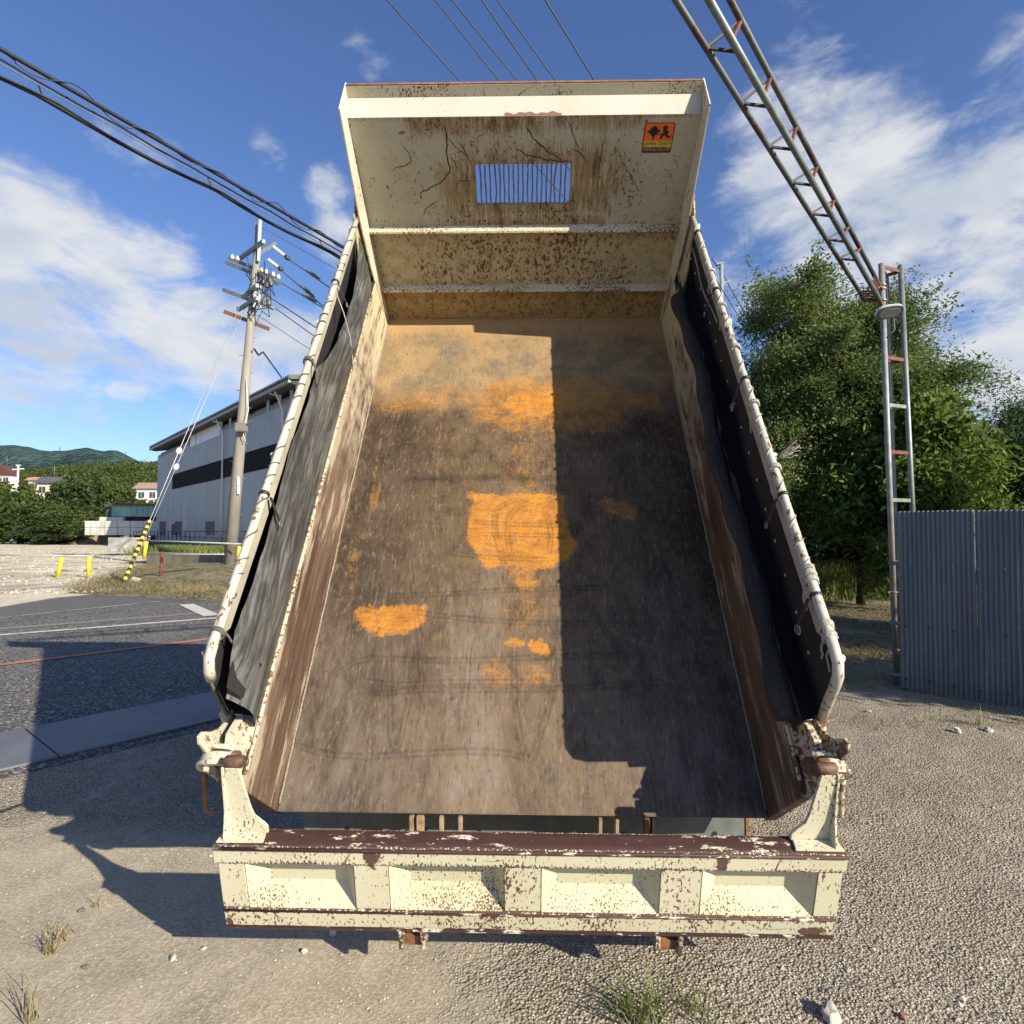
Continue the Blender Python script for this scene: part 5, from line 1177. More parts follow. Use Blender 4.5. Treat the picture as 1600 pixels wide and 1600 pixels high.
for z in (.15, .70, 1.34): MB().cyl((-.10, .035, z), (9 * SW, .035, z), .021, 10).build('fence_rail', M['galv'], fen, FM)
for x in (.03, 1.8, 3.6): MB().cyl((x, .08, -.3), (x, .08, 1.78), .024, 12).build('fence_post', M['galv'], fen, FM)
# green mesh fence and junk seen between the trunk and the mast
mf = thing('mesh_fence', 'green wire mesh fence beyond the leaning tree trunk', 'fence', (11.5, 19.5, 0))
gp_ = simple('green_fence_wire', (.03, .14, .07), .5); mb = MB()
for k in range(60): mb.cyl((9.5 + k * .11, 19.2, .0), (9.5 + k * .11, 19.2, 1.35), .004, 4)
for k in range(13): mb.cyl((9.5, 19.2, .05 + k * .11), (16, 19.2, .05 + k * .11), .004, 4)
stuff(wp(mb, 'fence_mesh', gp_, mf))
for k in range(4): wp(MB().cyl((9.6 + k * 2.1, 19.22, -.1), (9.6 + k * 2.1, 19.22, 1.45), .025, 8), 'fence_post', gp_, mf)
wp(MB().cyl((9.5, 19.2, 1.4), (16, 19.2, 1.4), .018, 6), 'top_rail', gp_, mf)
tag(MB().tube([(12.75, 21, -.1), (12.7, 21, 1.2), (12.72, 21, 2.6)], .08, 12).build('white_post', simple('white_post_paint', (.6, .6, .56), .6)), 'pale post standing behind the green mesh fence', 'post')
# lamp mast far behind the rail
am_ = thing('lamp_mast', 'slim grey pole with a short arm just right of the head board', 'pole', (at(1127, 500, 24).x, 24, 0))
p1 = at(1127, 411, 24); wp(MB().cyl((p1.x, 24, 0), p1, .075, 10), 'pole', simple('grey_mast', (.35, .38, .40), .5, .3), am_)
wp(MB().bar(p1 + Vector((-.22, 0, -.05)), p1 + Vector((.1, 0, 0)), .12, .08).bar(p1 + Vector((.0, 0, -.9)), p1 + Vector((.35, 0, -.7)), .05, .05), 'arm', M['galv'], am_)
tag(MB().tube([at(1112, 404, 24), at(1132, 432, 24), at(1142, 452, 24.5), at(1170, 500, 26)], .018, 5).build('power_line', M['strap']), 'thin drooping wire at the slim pole right of the head board', 'wire')

# ------------------------------------------------------------------ UTILITY POLE
pb_ = gnd(357, 893); YP = pb_.y
ptop = at(402, 392, YP); pole = thing('utility_pole', 'grey concrete utility pole crowded with crossarms and insulators', 'utility pole', (pb_.x, pb_.y, 0))
conc = simple('pole_concrete', (.27, .25, .215), .85, 0, .3, 2.5, .3, c2=(.20, .185, .155), stretch=(1, 1, .3))
def PP(px, py, dy=0.0): return at(px, py, YP + dy)
wp(MB().tube([Vector((pb_.x, pb_.y, -.2)), pb_.lerp(ptop, .5), ptop], [.27, .20, .135], 20), 'pole_shaft', conc, pole)
wp(MB().bar(PP(398, 400), PP(401, 346), .07, .09, (1, 0, 0)), 'top_channel', M['galv'], pole); wp(MB().bar(PP(404, 408, -.2), PP(407, 343, -.2), .08, .10, (1, 0, 0)), 'top_channel', simple('bright_channel', (.6, .6, .58), .5), pole)
arms = [((375, 404, 1.2), (412, 377, -1.0), 'galv'), ((353, 410, .6), (437, 444, -.2), 'galv'), ((358, 403, 1.1), (430, 434, .3), 'galv'), ((349, 453, .5), (400, 472, 0), 'galv'),
        ((372, 484, 1.0), (402, 466, -.8), 'galv'), ((381, 464, .9), (402, 446, -.8), 'galv'), ((351, 487, .3), (420, 514, 0), 'rust'), ((404, 396, 0), (430, 380, .8), 'galv'), ((404, 470, 0), (428, 482, .6), 'galv')]
for a, b, mt_ in arms: wp(MB().bar(PP(*a), PP(*b), .13, .15), 'crossarm', M[mt_], pole)
ins = simple('white_porcelain', (.72, .68, .60), .3); insd = simple('dark_porcelain', (.10, .10, .10), .4)
def insul(px, py, dy=0, r=.09, h=.19, mat=None):
    p = PP(px, py, dy); pr = [(0, r * .5), (h * .2, r), (h * .35, r * .6), (h * .5, r), (h * .7, r * .6), (h, r * .5)]
    wp(MB().tube([p + Vector((0, 0, q)) for q, _ in pr], [q for _, q in pr], 10), 'insulator', mat or ins, pole)
for q in ((416, 428), (427, 432), (435, 436), (408, 425), (363, 405), (371, 407)): insul(*q, -.2)
for q in ((411, 446), (417, 450), (423, 448), (413, 440), (421, 443), (420, 478), (404, 478)): insul(*q, -.2, .13, .3, insd)
for (a, b) in (((426, 385), (444, 399)), ((418, 405), (434, 417))):  # strain insulator strings
    pa, pb2 = PP(*a, .5), PP(*b, .8); n = 7
    wp(MB().tube([pa.lerp(pb2, k / (2 * n)) for k in range(2 * n + 1)], [.04 if k % 2 == 0 else .095 for k in range(2 * n + 1)], 10), 'strain_insulator', ins, pole)
    wp(MB().tube([pb2, pb2 + (pb2 - pa) * .28, pb2 + (pb2 - pa) * .55], [.05, .12, .04], 8), 'cable_sleeve', M['strap'], pole)
wp(MB().bar(PP(399, 455, -.3), PP(397, 480, -.3), .10, .05, (0, 1, 0)).bar(PP(407, 445, -.3), PP(405, 482, -.3), .10, .05, (0, 1, 0)), 'arm_brace', simple('bright_brace', (.62, .62, .60), .5), pole)
jw = MB(); rg = random.Random(8)
for k in range(26):
    a = PP(388 + rg.uniform(-6, 38), 395 + rg.uniform(0, 95), rg.uniform(-.8, .6)); b = PP(388 + rg.uniform(-4, 38), 400 + rg.uniform(0, 95), rg.uniform(-.8, .6)); m_ = a.lerp(b, .5) + Vector((rg.uniform(-.3, .3), 0, -.35 - rg.random() * .3))
    jw.tube([a, a.lerp(m_, .6), m_, b.lerp(m_, .6), b], .018, 4)
stuff(wp(jw, 'jumper_wires', M['strap'], pole))
for k in range(13):
    t = .12 + k * .055; c = pb_.lerp(ptop, t); s = 1 if k % 2 else -1
    wp(MB().cyl(c, c + Vector((s * (.36 + .0), -.02, 0)), .012, 6), 'step_bolt', M['galv'], pole)
jb = PP(378, 667, -.33); wp(MB().box(jb.x - .24, jb.x + .22, jb.y - .18, jb.y + .1, jb.z - .22, jb.z + .15), 'junction_box', simple('grey_box', (.22, .21, .19), .6), pole, .03)
wp(MB().bar(jb + Vector((.2, -.1, .05)), jb + Vector((.48, -.1, .22)), .16, .03), 'box_lid', M['galv'], pole)
for py, hh in ((752, .32), (766, .26)):
    p = PP(372.5, py, -.245); wp(MB().box(p.x - .06, p.x + .06, p.y - .012, p.y, p.z - hh / 2 * 1.2, p.z + hh / 2 * 1.2), 'number_plate', simple('white_tag_%d' % py, (.7, .7, .68), .5), pole)
wp(MB().tube([PP(384, 590, -.2), PP(388, 640, -.3), PP(380, 680, -.35), PP(384, 690, -.3)], .018, 6), 'drop_wire', ins, pole)
# lines from the pole to the right
for k, (p0, p1, r) in enumerate([((447, 402), (519, 449), .03), ((437, 420), (508, 478), .03), ((440, 442), (506, 479), .03), ((412, 458), (496, 510), .03), ((414, 470), (491, 522), .025), ((402, 492), (488, 545), .015), ((405, 353), (510, 408), .012)]):
    a = at(*p0, YP + .5); sl_ = (p1[1] - p0[1]) / (p1[0] - p0[0]); b = at(800, p0[1] + sl_ * (800 - p0[0]) - 4, 62)
    pts = [a.lerp(b, t / 10) + Vector((0, 0, -.9 * 4 * (t / 10) * (1 - t / 10) * .4)) for t in range(11)]
    ln = MB().tube(pts, r, 6); d = (b - a)
    if k < 3: ln.tube([a + d * .04, a + d * .055, a + d * .07], [.03, .10, .03], 8)
    tag(ln.build('power_line', M['strap']), ['uppermost thick wire leaving the utility pole to the right', 'second wire from the utility pole strain insulators', 'third wire from the pole, with a dark sleeve near the crossarm end', 'fourth wire down leaving the pole to the right', 'fifth wire down leaving the pole to the right', 'lowest thin wire leaving the utility pole to the right', 'very thin wire from the very top of the utility pole'][k], 'wire', 'wires leaving the utility pole')
sv = [at(397, 545, YP - .2), at(404, 555, YP + 2), at(411, 550, YP + 3), at(440, 590, 39)]
tag(MB().tube(sv, .04, 6).build('service_cable', M['strap']), 'black service cable from the utility pole to the warehouse roof corner', 'cable')
# guy wires with guard
gb = gnd(190, 918); gy = thing('guy_wire', 'pair of guy wires with yellow and black guard beside the utility pole', 'guy wire', (gb.x, gb.y, 0))
wm = simple('pale_wire', (.5, .5, .5), .5, .4)
g1 = at(295, 668, 21.6); g2 = at(301, 668, 21.6); gt = PP(378, 470)
gb2 = gnd(199, 905)
for a, b in ((gb, at(378, 470, YP)), (gb2, at(384, 480, YP))): wp(MB().cyl(a, b, .012, 6), 'wire', wm, gy)
for (px, py, a, b) in ((275, 707, gb, at(378, 470, YP)), (278, 723, gb2, at(384, 480, YP))):
    z = at(px, py, 21.4).z; t = (z - a.z) / (b.z - a.z); c = a.lerp(b, t); d = (b - a).normalized()
    wp(MB().tube([c - d * .14, c - d * .08, c, c + d * .08, c + d * .14], [.03, .085, .095, .085, .03], 12), 'guy_insulator', ins, gy)
gd = at(378, 470, YP) - gb; gl = 3.35 / gd.z
yb1, yb2 = simple('guard_yellow', (.70, .55, .05), .5), simple('guard_black', (.02, .02, .02), .5)
NS = 22
for k in range(NS):
    a = gb + gd * (gl * (.06 + .94 * k / NS) * .6); b = gb + gd * (gl * (.06 + .94 * (k + 1) / NS) * .6)
    sh_ = Vector((0, 0, .03)) * 0; wp(MB().tube([a, b], .055, 10), 'guard_stripe', yb1 if k % 2 else yb2, gy)

# ------------------------------------------------------------------ LEFT OVERHEAD CABLES
def cable(p0, p1, r, label, sag=.0, zf=6.5, dz=0.0, wrap_=0, ties=(), back=4, fwd=30, r2=None, mat='strap'):
    d0 = ray(*p0); a = Vector((0, 0, CAMH)) + d0 * ((zf + dz - CAMH) / d0.z); d1 = ray(*p1); b = Vector((0, 0, CAMH)) + d1 * ((zf + dz - CAMH) / d1.z)
    d = (b - a); ln_ = d.length; d = d.normalized(); pts = []
    s = -back
    N = 90
    for k in range(N + 1):
        s = -back + (ln_ + back + fwd) * k / N; z = -sag * math.sin(PI * min(max(s / ln_, 0), 1)) if ties else 0
        if ties:
            z = -sag * abs(math.sin(PI * (s - ties[0]) / ties[1]))
        pts.append(a + d * s + Vector((0, 0, z)))
    t = MB().tube(pts, r, 8)
    o = tag(t.build('overhead_cable', M[mat]), label, 'cable', 'cables crossing the upper left sky')
    if wrap_:
        sd = d.cross(Vector((0, 0, 1))).normalized(); q = []
        n = 900
        for k in range(n):
            s = -back + (ln_ + 6) * k / n + back * 0; an = k / n * 2 * PI * wrap_; lift = .03 + .045 * (math.sin(s * 2.2) > .3)
            q.append(a + d * s + sd * math.cos(an) * .035 + Vector((0, 0, math.sin(an) * lift)))
        MB().tube(q, .006, 5).build('lashing_wire', M[mat], o, GI)
    return o, a, d
cable((0, 76), (540, 388), .024, 'thick wrapped black cable, top one of the upper left bundle', wrap_=12)
cable((0, 90), (540, 396), .012, 'thin dark cable just below the wrapped top cable', dz=.0, sag=.03, ties=(0, 1.1))
cable((0, 99), (538, 401), .006, 'fine pale messenger wire in the middle of the upper left bundle', mat='galv')
o_, a_, d_ = cable((0, 116), (535, 403), .026, 'thick sagging black cable, bottom one of the upper left bundle', sag=.06, ties=(.42, 2.05))
for k in range(5):
    c = a_ + d_ * (.42 + 2.05 * k)
    MB().tube([c + Vector((0, 0, -.03)), c + Vector((-.05, .0, .06)), c + Vector((-.09, 0, .16))], .010, 5).build('cable_tie', M['strap'], o_, GI)
MB().tube([a_ + d_ * s + Vector((.03, 0, .012 * math.sin(s * 3) - .06 * abs(math.sin(PI * (s - .42) / 2.05)))) for s in [q * .3 - 4 for q in range(130)]], .014, 6).build('second_strand', M['strap'], o_, GI)
# six wires overhead
for k, (x0, x1, y1, r) in enumerate([(605, 726, 135, .011), (680, 787, 135, .010), (706, 815, 134, .010), (753, 845, 134, .011), (777, 874, 134, .010), (852, 932, 131, .012)]):
    z = 10.0; d0 = ray(x0, 0); a = Vector((0, 0, CAMH)) + d0 * ((z - CAMH) / d0.z); d1 = ray(x1, y1); b = Vector((0, 0, CAMH)) + d1 * ((z - .1 - CAMH) / d1.z); d = (b - a).normalized()
    o = MB().cyl(a - d * 12, a + d * 60, r, 6)
    tag(o.build('power_line', M['strap']), ['first wire from the left above the head board', 'second wire from the left above the head board', 'third wire above the head board, close beside the second', 'fourth wire from the left above the head board', 'fifth wire above the head board, close beside the fourth', 'rightmost single wire above the head board, ending nearest the sticker'][k], 'wire', 'wires crossing above the head board')

# ------------------------------------------------------------------ WAREHOUSE
WZ0, WZ1 = 70.0, 38.5
c0 = at(247, 698, WZ0); c1 = at(462, 600, WZ1); ht = 11.7
W0 = Vector((c0.x, WZ0, 0)); W1 = Vector((at(466, 700, WZ1).x, WZ1, 0)); wd_ = (W1 - W0); WLn = wd_.length; wd_.normalize(); wn = Vector((wd_.y, -wd_.x, 0))
if wn.dot(Vector((1, 0, 0))) < 0 and wn.y > 0: wn = -wn
if wn.dot(-W0) < 0: wn = -wn
WMx = Matrix.Translation(W0) @ Matrix(((wd_.x, -wn.x, 0, 0), (wd_.y, -wn.y, 0, 0), (0, 0, 1, 0), (0, 0, 0, 1)))
WI = WMx.inverted()
def wl(px, py, off=0.0):
    """pixel -> (x along wall, z) on the wall plane"""
    d = ray(px, py); o = Vector((0, 0, CAMH)); oo = WI @ o; dd = WI.to_3x3() @ d; t = (off - oo.y) / dd.y; p = oo + dd * t; return p.x, p.z
wh = link('warehouse', None, M=WMx, label='large grey warehouse with a long black band and corrugated eaves', category='warehouse')
def wq(mb, name, mat, bev=0.0, parent=None, **k): return mb.build(name, mat, parent or wh, WMx, bev, **k)
eave0 = wl(247, 704)[1]; eave1 = wl(462, 603)[1]; he = (eave0 + eave1) / 2
def wallm():
    m, g, bs = newmat('grey_wall_panels'); co = g.obj(); x, y, z = g.xyz(co)
    st = g.noise(g.map(co, (1, 1, .08)), 1.6, 5, .6); b = g.noise(co, .25, 4)
    c = g.mix(g.ss(st, .35, .7), (.29, .325, .355), (.235, .265, .295)); c = g.mix(g.mul(g.ss(b, .55, .7), .3), c, (.44, .45, .46))
    c = g.mix(g.mul(g.ss(g.noise(g.map(co, (1, 1, .3)), .55, 5, .7), .60, .66), .35), c, (.16, .17, .18))
    fin(g, bs, c, .6, .1, g.bump(g.m('SINE', g.mul(x, 31)), .4, .02)); return m
wmt = wallm(); np_ = 14
for k in range(np_):
    wq(MB().box(k * WLn / np_ + .01, (k + 1) * WLn / np_ - .01, 0, .25, 0, he - .9), 'wall_panel', wmt, .01)
blk_ = simple('black_band', (.010, .011, .013), .85, spec=.1)
b0x, b0t = wl(270, 742); _, b0b = wl(270, 768); b1x, b1t = wl(437, 691); _, b1b = wl(437, 722)
zt, zb = (b0t + b1t) / 2, (b0b + b1b) / 2; nseg = 10
for k in range(nseg):
    a = b0x + (WLn - b0x) * k / nseg; b = b0x + (WLn - b0x) * (k + 1) / nseg - .03
    wq(MB().box(a, b, -.04, .02, zb, zt), 'band_pane', blk_)
wq(MB().box(0, WLn, .3, 22, 0, he - .3).box(0, WLn, .02, .26, he - .9, he - .62), 'inner_block', simple('wall_core', (.2, .21, .23), .7))
# dark open strip and posts beneath the eaves
for k in range(5):
    x = WLn * (.55 + .42 * k / 4); wq(MB().box(x - .25, x + .25, -.02, .02, he - .9, he - .05), 'eave_post', wmt)
lt = simple('translucent_panels', (.55, .60, .62), .4)
for k in range(5):
    x0_, z0_ = wl(298 + k * 9, 690 - k * 4); wq(MB().box(x0_, x0_ + 1.9, -.03, -.001, z0_ - .55, z0_ + .55), 'light_panel', lt)
# corrugated roof, thick dark edge
roofm = simple('dark_roof_steel', (.075, .08, .08), .6, .2); nrf = 110
def roof(a, b): x = -.6 + a * (WLn + 1.2); return (x, -1.5 + b * 12.5, he + .12 + b * 2.4 + .10 * (1 if (int(a * nrf * 2) % 2) else -1))
mb = MB()
for k in range(nrf):
    x0_ = -.1 + k * (WLn + .7) / nrf; w2 = (WLn + .7) / nrf * .5
    mb.prism([(-.85, he + .12), (-.85, he + .42), (11, he + 2.7), (11, he + 2.4)], 0, x0_, x0_ + w2); mb.prism([(-.80, he + .12), (-.80, he + .24), (11, he + 2.5), (11, he + 2.3)], 0, x0_ + w2 + .001, x0_ + 2 * w2 - .001)
stuff(wq(mb, 'roof_corrugation', roofm))
wq(MB().prism([(-.74, he - .05), (-.74, he + .10), (11, he + 2.28), (11, he + 2.1), (-.2, he - .15), (-.5, he - .12)], 0, .02, WLn + .4), 'eave_soffit', simple('soffit_dark', (.03, .03, .032), .7))
wq(MB().bar((-.05, -.82, he + .0), (WLn + .5, -.82, he + .0), .16, .16), 'gutter', simple('gutter_grey', (.25, .26, .26), .5))
wht = simple('white_downpipe', (.62, .63, .64), .5)
for px in (347, 440):
    x, _ = wl(px, 750, -.15); wq(MB().tube([(x, -.15, .1), (x, -.15, he - 1.3), (x, -.3, he - .9), (x + .0, -.7, he - .1)], .075, 8), 'downpipe', wht)
    wq(MB().prism([(-.75, he - .12), (-.0, he - .12), (-.0, he - .8), (-.12, he - .8), (-.25, he - .25), (-.75, he - .20)], 0, x - .8, x - .7), 'eave_bracket', wht)
shut = simple('purple_brown_shutter', (.10, .07, .085), .6)
for (xa, xb) in ((250, 259), (269, 275), (274, 284), (322, 335)):
    a, zt_ = wl(xa, 815 + (4 if xa == 269 else 0)); b, _ = wl(xb, 815); _, zb_ = wl(xa, 836)
    wo_ = wq(MB().box(a, b, -.06, -.001, zb_, zt_), 'window', shut, .01)
    nb = 5
    for q in range(1, nb): wq(MB().box(a + (b - a) * q / nb - .03, a + (b - a) * q / nb + .03, -.10, -.061, zb_, zt_), 'shutter_bar', simple('shutter_bar_%d%d' % (xa, q), (.16, .12, .13), .6), parent=wo_)
wq(MB().prism([(.0, 0), (-.9, 0), (-.9, .75), (.0, .75)], 0, 0, WLn), 'plinth', simple('dark_plinth', (.10, .105, .11), .8))
# railing in front
rl = thing('railing', 'dark metal railing along the foot of the warehouse', 'railing', tuple(W0))
for k in range(28):
    x = k * WLn / 27; wq(MB().cyl((x, -2.2, .3), (x, -2.2, 1.75), .035, 5), 'railing_post', M['darksteel'], parent=rl)
for z in (1.72, 1.25): wq(MB().cyl((0, -2.2, z), (WLn, -2.2, z), .03, 6), 'railing_bar', M['darksteel'], parent=rl)

# shed with green cladding
SZ = 78
def rectw(name, px0, py0, px1, py1, y, dep, mat, parent=None, bev=0.0):
    a = at(px0, py1, y); b = at(px1, py0, y); return MB().box(a.x, b.x, y, y + dep, a.z, b.z).build(name, mat, parent, GI, bev)
sh = thing('shed', 'low shed with faded green cladding left of the warehouse', 'shed', (at(205, 830, SZ).x, SZ, 0))
rectw('green_cladding', 174, 790, 246, 807, SZ, 6, (lambda t: (fin(t[1], t[2], t[1].mix(t[1].ss(t[1].noise(t[1].map(t[1].obj(), (1, 1, .4)), 1.3, 5), .4, .6), (.16, .36, .28), (.30, .46, .42)), .7), t[0])[1])(newmat('faded_green_cladding')), sh)
for k in range(8):
    rectw('cladding_seam', 180 + k * 8.5, 790, 180.5 + k * 8.5, 807, SZ - .03, .02, simple('seam_%d' % k, (.08, .14, .12), .7), sh)
rectw('shed_side', 165, 792, 173.8, 812, SZ, 6, simple('dark_green_side', (.03, .06, .05), .7), sh)
rectw('shed_roof', 163, 787.5, 247, 789.9, SZ - .6, 7.5, roofm, sh); rectw('open_front_shade', 193, 807.2, 246, 816, SZ + .3, .1, simple('shed_shade', (.02, .02, .022), .8), sh)  # dark sheet painted as the shade inside the open front
rectw('white_lower_wall', 155, 808, 192.5, 817, SZ - .3, 1, simple('white_block', (.62, .60, .53), .8), sh)
cw = thing('block_wall', 'white stained concrete panel wall below the green shed', 'wall', (at(190, 835, 74).x, 74, 0))
cwm = simple('stained_white_concrete', (.58, .57, .52), .85, 0, .35, 1.1, .2, c2=(.36, .36, .34), stretch=(1, 1, .25))
xs_ = [132, 141, 150, 163, 183, 204, 224, 246]
for k in range(7):
    rectw('wall_block', xs_[k] + .3, 814, xs_[k + 1] - .3, 823.6, 74, .5, cwm, cw); rectw('wall_block', xs_[k] + .3, 824.2, xs_[k + 1] - .3, 836, 74, .5, cwm, cw)
cb = tag(rectw('concrete_block', 168, 840, 207, 862, 42, 1.6, simple('grey_concrete_box', (.42, .41, .37), .85, 0, .3, 1.6, .3, c2=(.28, .27, .25)), None, .02), 'square pale concrete block standing in the gravel lot', 'concrete block')
# low retaining wall and pipes
lw = MB(); a = at(233, 868, 29); b = at(372, 866, 26.2)
lw.bar(Vector((a.x, a.y, .33)), Vector((b.x, b.y, .33)), .25, .75); tag(lw.build('low_wall', simple('weathered_low_wall', (.26, .235, .17), .9, 0, .35, 2.2, .4, c2=(.16, .145, .10)), None, None, .01), 'weathered low concrete wall behind the dry verge', 'wall')
pf = thing('pipe_rail', 'pale pipe rail with leaning yellow posts at the edge of the lot', 'railing', (at(93, 900, 22).x, 22, 0))
yp = simple('yellow_post_paint', (.75, .60, .03), .5); pp_ = simple('pale_pipe', (.42, .40, .35), .6)
for (xa, ya, xb, yb) in ((97, 871, 90, 902), (139.5, 870, 138.5, 900), (229, 846, 225, 873)):
    y_ = 21.8 if xa < 200 else 25
    wp(MB().cyl(at(xb, yb, y_), at(xa, ya, y_), .07, 10), 'yellow_post', yp, pf)
wp(MB().cyl(at(-60, 866, 22), at(146, 869, 22), .03, 8), 'pipe', pp_, pf); wp(MB().cyl(at(-60, 893, 22.2), at(90, 894, 22), .025, 8), 'pipe', pp_, pf); wp(MB().cyl(at(97, 891, 22), at(138, 892, 22), .025, 8), 'pipe', pp_, pf)
wp(MB().cyl(at(214, 844, 26.5), at(378, 850, 24.8), .035, 8), 'pipe', pp_, pf); wp(MB().cyl(at(232, 866, 25.5), at(350, 866, 25), .03, 8), 'pipe', pp_, pf)
tag(MB().cyl(at(250.5, 913, 19.4), at(253.5, 863, 19.4), .05, 8).build('rusty_post', M['redox']), 'dark red rusty post standing in the dry verge', 'post')
tag(MB().cyl(at(371, 878, 24), at(374, 853, 24), .07, 8).build('yellow_post', yp), 'short yellow post just right of the utility pole foot', 'post')

# ------------------------------------------------------------------ FAR TREES, HILLS, HOUSES
def far_crown(seed):
    rs = np.random.RandomState(seed); cl = clumps(rs, 60, (0, 0, .55), (.52, .52, .46), low=.03)
    C = np.concatenate([p + rs.normal(size=(130, 3)) * .058 for p, _ in cl]); C = C[C[:, 2] > 0]; V, Fq = leaves(C, .075, .05, rs); return np_mesh('crown', V, Fq)
fc = [far_crown(k) for k in range(4)]
ftr = MB().tube([(0, 0, -.02), (.01, 0, .3), (0, .01, .7)], [.03, .022, .008], 7).mesh('trunk')
rg = random.Random(4)
# (px, top py, depth, width m)
fars = [(-40, 752, 95, 9), (12, 757, 90, 8.5), (34, 764, 98, 7), (76, 786, 92, 7), (108, 758, 100, 9), (135, 750, 108, 9.5), (160, 757, 104, 9), (188, 763, 100, 8), (214, 783, 96, 8), (240, 787, 92, 7), (30, 796, 80, 7),
        (-12, 802, 78, 7), (66, 806, 80, 7), (104, 798, 84, 8), (148, 796, 92, 8), (262, 770, 104, 9), (-80, 755, 95, 10), (-130, 750, 96, 11), (88, 816, 76, 6), (122, 818, 78, 5)]
spots_ = ['at the left edge of the far tree line', 'second tree from the left edge of the photo', 'below the house with the dark roof, to its left', 'right under the cream house', 'just right of the cream house', 'tallest in the far tree line', 'right of the tallest far tree', 'between the tallest tree and the pink roof', 'left of the white house with the pink roof', 'nearest the warehouse corner', 'low in front of the left end of the tree line', 'low at the very left edge', 'low in front of the cream house', 'in the middle of the lower row', 'behind the white shed wall', 'half hidden behind the warehouse', 'outside left, first', 'outside left, second', 'smallest in the lower row', 'beside the earth bank']
for k, (px, py, y, wd2) in enumerate(fars):
    tp2 = at(px, py, y); h = tp2.z; t = thing('broadleaf_tree', ('dark ' if k % 3 == 0 else 'mid-green ') + 'bushy tree ' + spots_[k], 'tree', (tp2.x, y, 0), rg.random() * 6, group='trees beyond the gravel lot')
    Ms = WM[t.name] @ Matrix.Diagonal((wd2 * .95, wd2 * .8, h * 1.0, 1))
    cme = fc[k % 4]
    if k >= 4 and (k % 3 == 0) != ((k % 4) % 3 == 0): cme = fc[k % 4]
    o = link('crown', cme, None, t, Ms); 
    if not cme.materials: cme.materials.append(lm_far if k % 2 else lm_far2)
    link('trunk', ftr, dbark, t, Ms)
def ridge(name, prof, y, dep, mat, zb=0, seed=0, wob=.06):
    mb = MB(); n = len(prof); pts = [at(px, py, y) for px, py in prof]
    xs2 = np.linspace(pts[0].x, pts[-1].x, 160); zs = np.interp(xs2, [p.x for p in pts], [p.z for p in pts])
    def fn(a, b):
        i = min(int(a * 159 + .5), 159); x = xs2[i]; z = zs[i]; k = math.sin(min(b, .5) * PI) if b < .5 else 1 - (b - .5) * .8
        nz = (float(fbm(np.array(x / dep * 7 + 40), np.array(b * 5 + 3), seed)) - .47) * wob * z * 2 * (1 - abs(b - .5) * 0) * (1 if b != .5 else 0.25)
        yy_ = y - dep * (.5 - b) * 2 if b < .5 else y + dep * (b - .5) * 2
        sc = (yy_ / y); return (x * sc if b < .5 else x, yy_, max(zb, z * k + nz * math.sin(min(1, b * 2) * PI)))
    return structure(mb.grid(fn, 159, 40, True).build(name, mat))
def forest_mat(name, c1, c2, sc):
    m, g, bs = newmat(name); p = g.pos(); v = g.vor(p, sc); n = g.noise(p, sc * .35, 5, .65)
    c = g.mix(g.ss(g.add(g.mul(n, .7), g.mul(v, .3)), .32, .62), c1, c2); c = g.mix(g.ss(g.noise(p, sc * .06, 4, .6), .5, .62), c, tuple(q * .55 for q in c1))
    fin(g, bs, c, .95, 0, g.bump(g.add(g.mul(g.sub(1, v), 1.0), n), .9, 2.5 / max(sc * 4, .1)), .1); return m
ridge('mountain', [(-700, 760), (-300, 725), (-120, 712), (-40, 704), (0, 699), (30, 698), (45, 699), (68, 706), (92, 707), (112, 704), (128, 702), (138, 701), (150, 704), (162, 706), (172, 704), (185, 706), (200, 713), (215, 722), (228, 728), (248, 736), (330, 760)], 1900, 500, forest_mat('hazed_mountain_forest', (.030, .062, .062), (.048, .085, .075), .06), 0, 5, .10)  # blue of the distance haze is mixed into the forest colours
ridge('mountain', [(180, 760), (215, 730), (232, 723), (250, 721), (300, 715), (420, 718), (700, 730), (1100, 742), (1500, 752), (2200, 770)], 2600, 500, forest_mat('hazed_farther_forest', (.06, .10, .09), (.08, .12, .10), .06), 0, 15, .10)  # paler blue-green, distance haze painted into the colours
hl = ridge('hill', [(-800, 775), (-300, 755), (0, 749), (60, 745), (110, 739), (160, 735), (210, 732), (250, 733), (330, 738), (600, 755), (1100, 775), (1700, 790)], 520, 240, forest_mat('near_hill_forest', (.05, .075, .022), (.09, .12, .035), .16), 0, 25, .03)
hv = np.array([v.co[:] for v in hl.data.vertices]); rs = np.random.RandomState(31)
hv = hv[(hv[:, 0] / hv[:, 1] > -1.1) & (hv[:, 0] / hv[:, 1] < -.45) & (hv[:, 1] < 560)]
idx = rs.randint(0, len(hv), 5200); cc_ = hv[idx] + rs.normal(size=(5200, 3)) * [5, 7, 0] + [0, 0, .8]
C = (cc_[:, None, :] + rs.normal(size=(5200, 26, 3)) * [1.9, 1.9, 1.1]).reshape(-1, 3); V, Fq = leaves(C, 1.3, 1.0, rs)
stuff(link('hill_forest', np_mesh('hill_forest', V, Fq), lm_far))
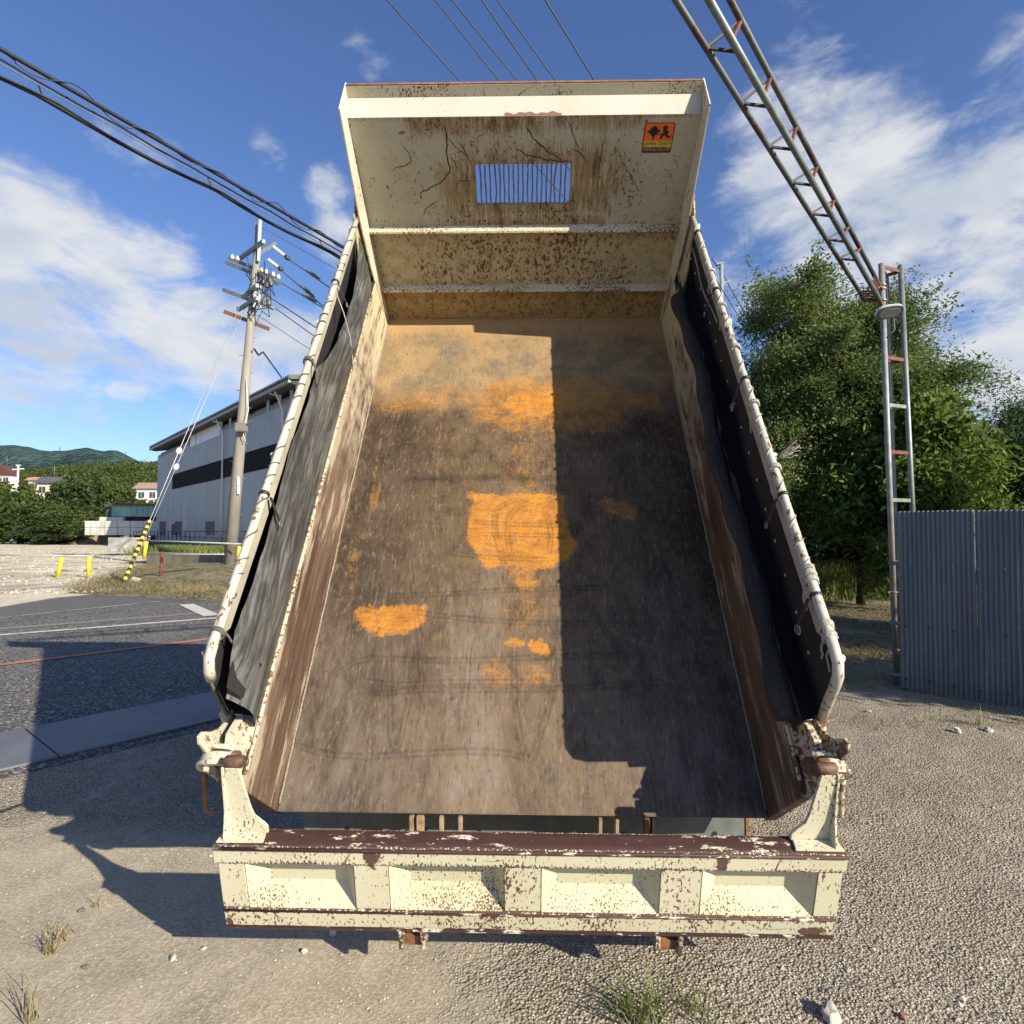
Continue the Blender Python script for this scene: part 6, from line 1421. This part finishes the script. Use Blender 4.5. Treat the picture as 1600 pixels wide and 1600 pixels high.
# earth bank
def bank(a, b): p = at(75 + a * 110, 845, 82 - b * 0); return (p.x, 76 + b * 8, 1.6 * math.sin(b * PI) * math.sin(min(1, a * 1.6) * PI / 2) * (.7 + .4 * math.sin(a * 9)) * (1 if a < 1 else 0))
structure(MB().grid(bank, 20, 10).build('earth_bank', vm))
def house(px0, px1, pyb, pyr, pyt, y, wallc, roofc, label, ridge_axis=0, ant=True):
    a = at(px0, pyb, y); b = at(px1, pyr, y); t_ = at((px0 + px1) / 2, pyt, y); D = (b.x - a.x) * .8; h = thing('house', label, 'house', ((a.x + b.x) / 2, y, 0))
    wlm = simple('house_wall_%d' % px0, wallc, .8, 0, .12, 1); rfm = simple('house_roof_%d' % px0, roofc, .7, 0, .3, 2)
    wp(MB().box(a.x, b.x, y, y + D, 0, b.z), 'wall', wlm, h)
    if ridge_axis == 0: rf = MB().prism([(y - .5, b.z - .1), (y + D / 2, t_.z), (y + D + .5, b.z - .1)], 0, a.x - .6, b.x + .6)
    else: rf = MB().prism([(a.x - .6, b.z - .1), ((a.x + b.x) / 2, t_.z), (b.x + .6, b.z - .1)], 1, y - .6, y + D)
    rfo = wp(rf, 'roof', rfm, h)
    n = max(2, int((b.x - a.x) / 2.6))
    for k in range(n):
        x = a.x + (b.x - a.x) * (k + .5) / n; wo2 = wp(MB().box(x - .6, x + .6, y - .06, y - .005, b.z - 2.0, b.z - .8), 'window', simple('house_glass_%d_%d' % (px0, k), (.05, .06, .07), .2), h)
        wp(MB().box(x - .03, x + .03, y - .09, y - .061, b.z - 2.0, b.z - .8), 'window_frame', wht, wo2)
    if ant:
        an = wp(MB().cyl((t_.x, y + D / 2, t_.z - .1), (t_.x, y + D / 2, t_.z + 2.4), .05, 5).bar((t_.x - .9, y + D / 2, t_.z + 1.9), (t_.x + .9, y + D / 2, t_.z + 1.9), .07, .07).bar((t_.x - .6, y + D / 2, t_.z + 1.4), (t_.x + .6, y + D / 2, t_.z + 1.4), .06, .06), 'aerial', M['galv'], h)
    return h
house(57, 92, 782, 754, 744, 118, (.62, .58, .42), (.10, .10, .12), 'cream house with a dark grey roof half hidden by trees')
house(-8, 15, 760, 741, 727, 150, (.60, .56, .50), (.11, .04, .035), 'house with a red gabled roof at the left edge', 1)
house(212, 247, 790, 763, 753, 128, (.66, .64, .60), (.36, .24, .20), 'white house with a pink tiled roof beside the warehouse', 0, False)
house(44, 58, 760, 750, 745, 140, (.6, .5, .4), (.45, .25, .18), 'small house with an orange roof left of the cream house', 0, False)
tw = thing('radio_mast', 'white cross-shaped aerial mast above the far trees', 'mast', (at(28, 740, 140).x, 140, 0))
p = at(28.5, 727, 140); wp(MB().cyl((p.x, 140, 0), p, .22, 6).bar(p + Vector((-1.3, 0, -1)), p + Vector((1.3, 0, -.8)), .25, .25).bar(p + Vector((-.5, 0, 0)), p + Vector((.5, 0, 0)), .25, .25), 'mast_frame', wht, tw)
def pylon(px, pyt, pyb, y, label):
    t_ = at(px, pyt, y); b_ = at(px, pyb, y); h = t_.z - b_.z; t = thing('pylon', label, 'pylon', (t_.x, y, b_.z)); mb = MB(); r = h * .011
    for s1 in (-1, 1):
        for s2 in (-1, 1): mb.tube([(t_.x + s1 * h * .09, y + s2 * h * .09, b_.z), (t_.x, y, t_.z)], r, 4)
    for q in (.55, .7, .85): mb.bar((t_.x - h * .14, y, b_.z + h * q), (t_.x + h * .14, y, b_.z + h * q), r * 2, r * 2)
    for q in range(6): s1 = 1 if q % 2 else -1; z_ = b_.z + h * q / 8; w3 = h * .09 * (1 - q / 8); mb.bar((t_.x - s1 * w3, y, z_), (t_.x + s1 * w3, y, z_ + h / 8), r, r)
    wp(mb, 'tower_frame', M['darksteel'], t)
pylon(93.5, 698, 708, 1880, 'lattice power pylon on the saddle of the far mountain'); pylon(196, 705, 713, 1880, 'lattice power pylon on the right shoulder of the far mountain')
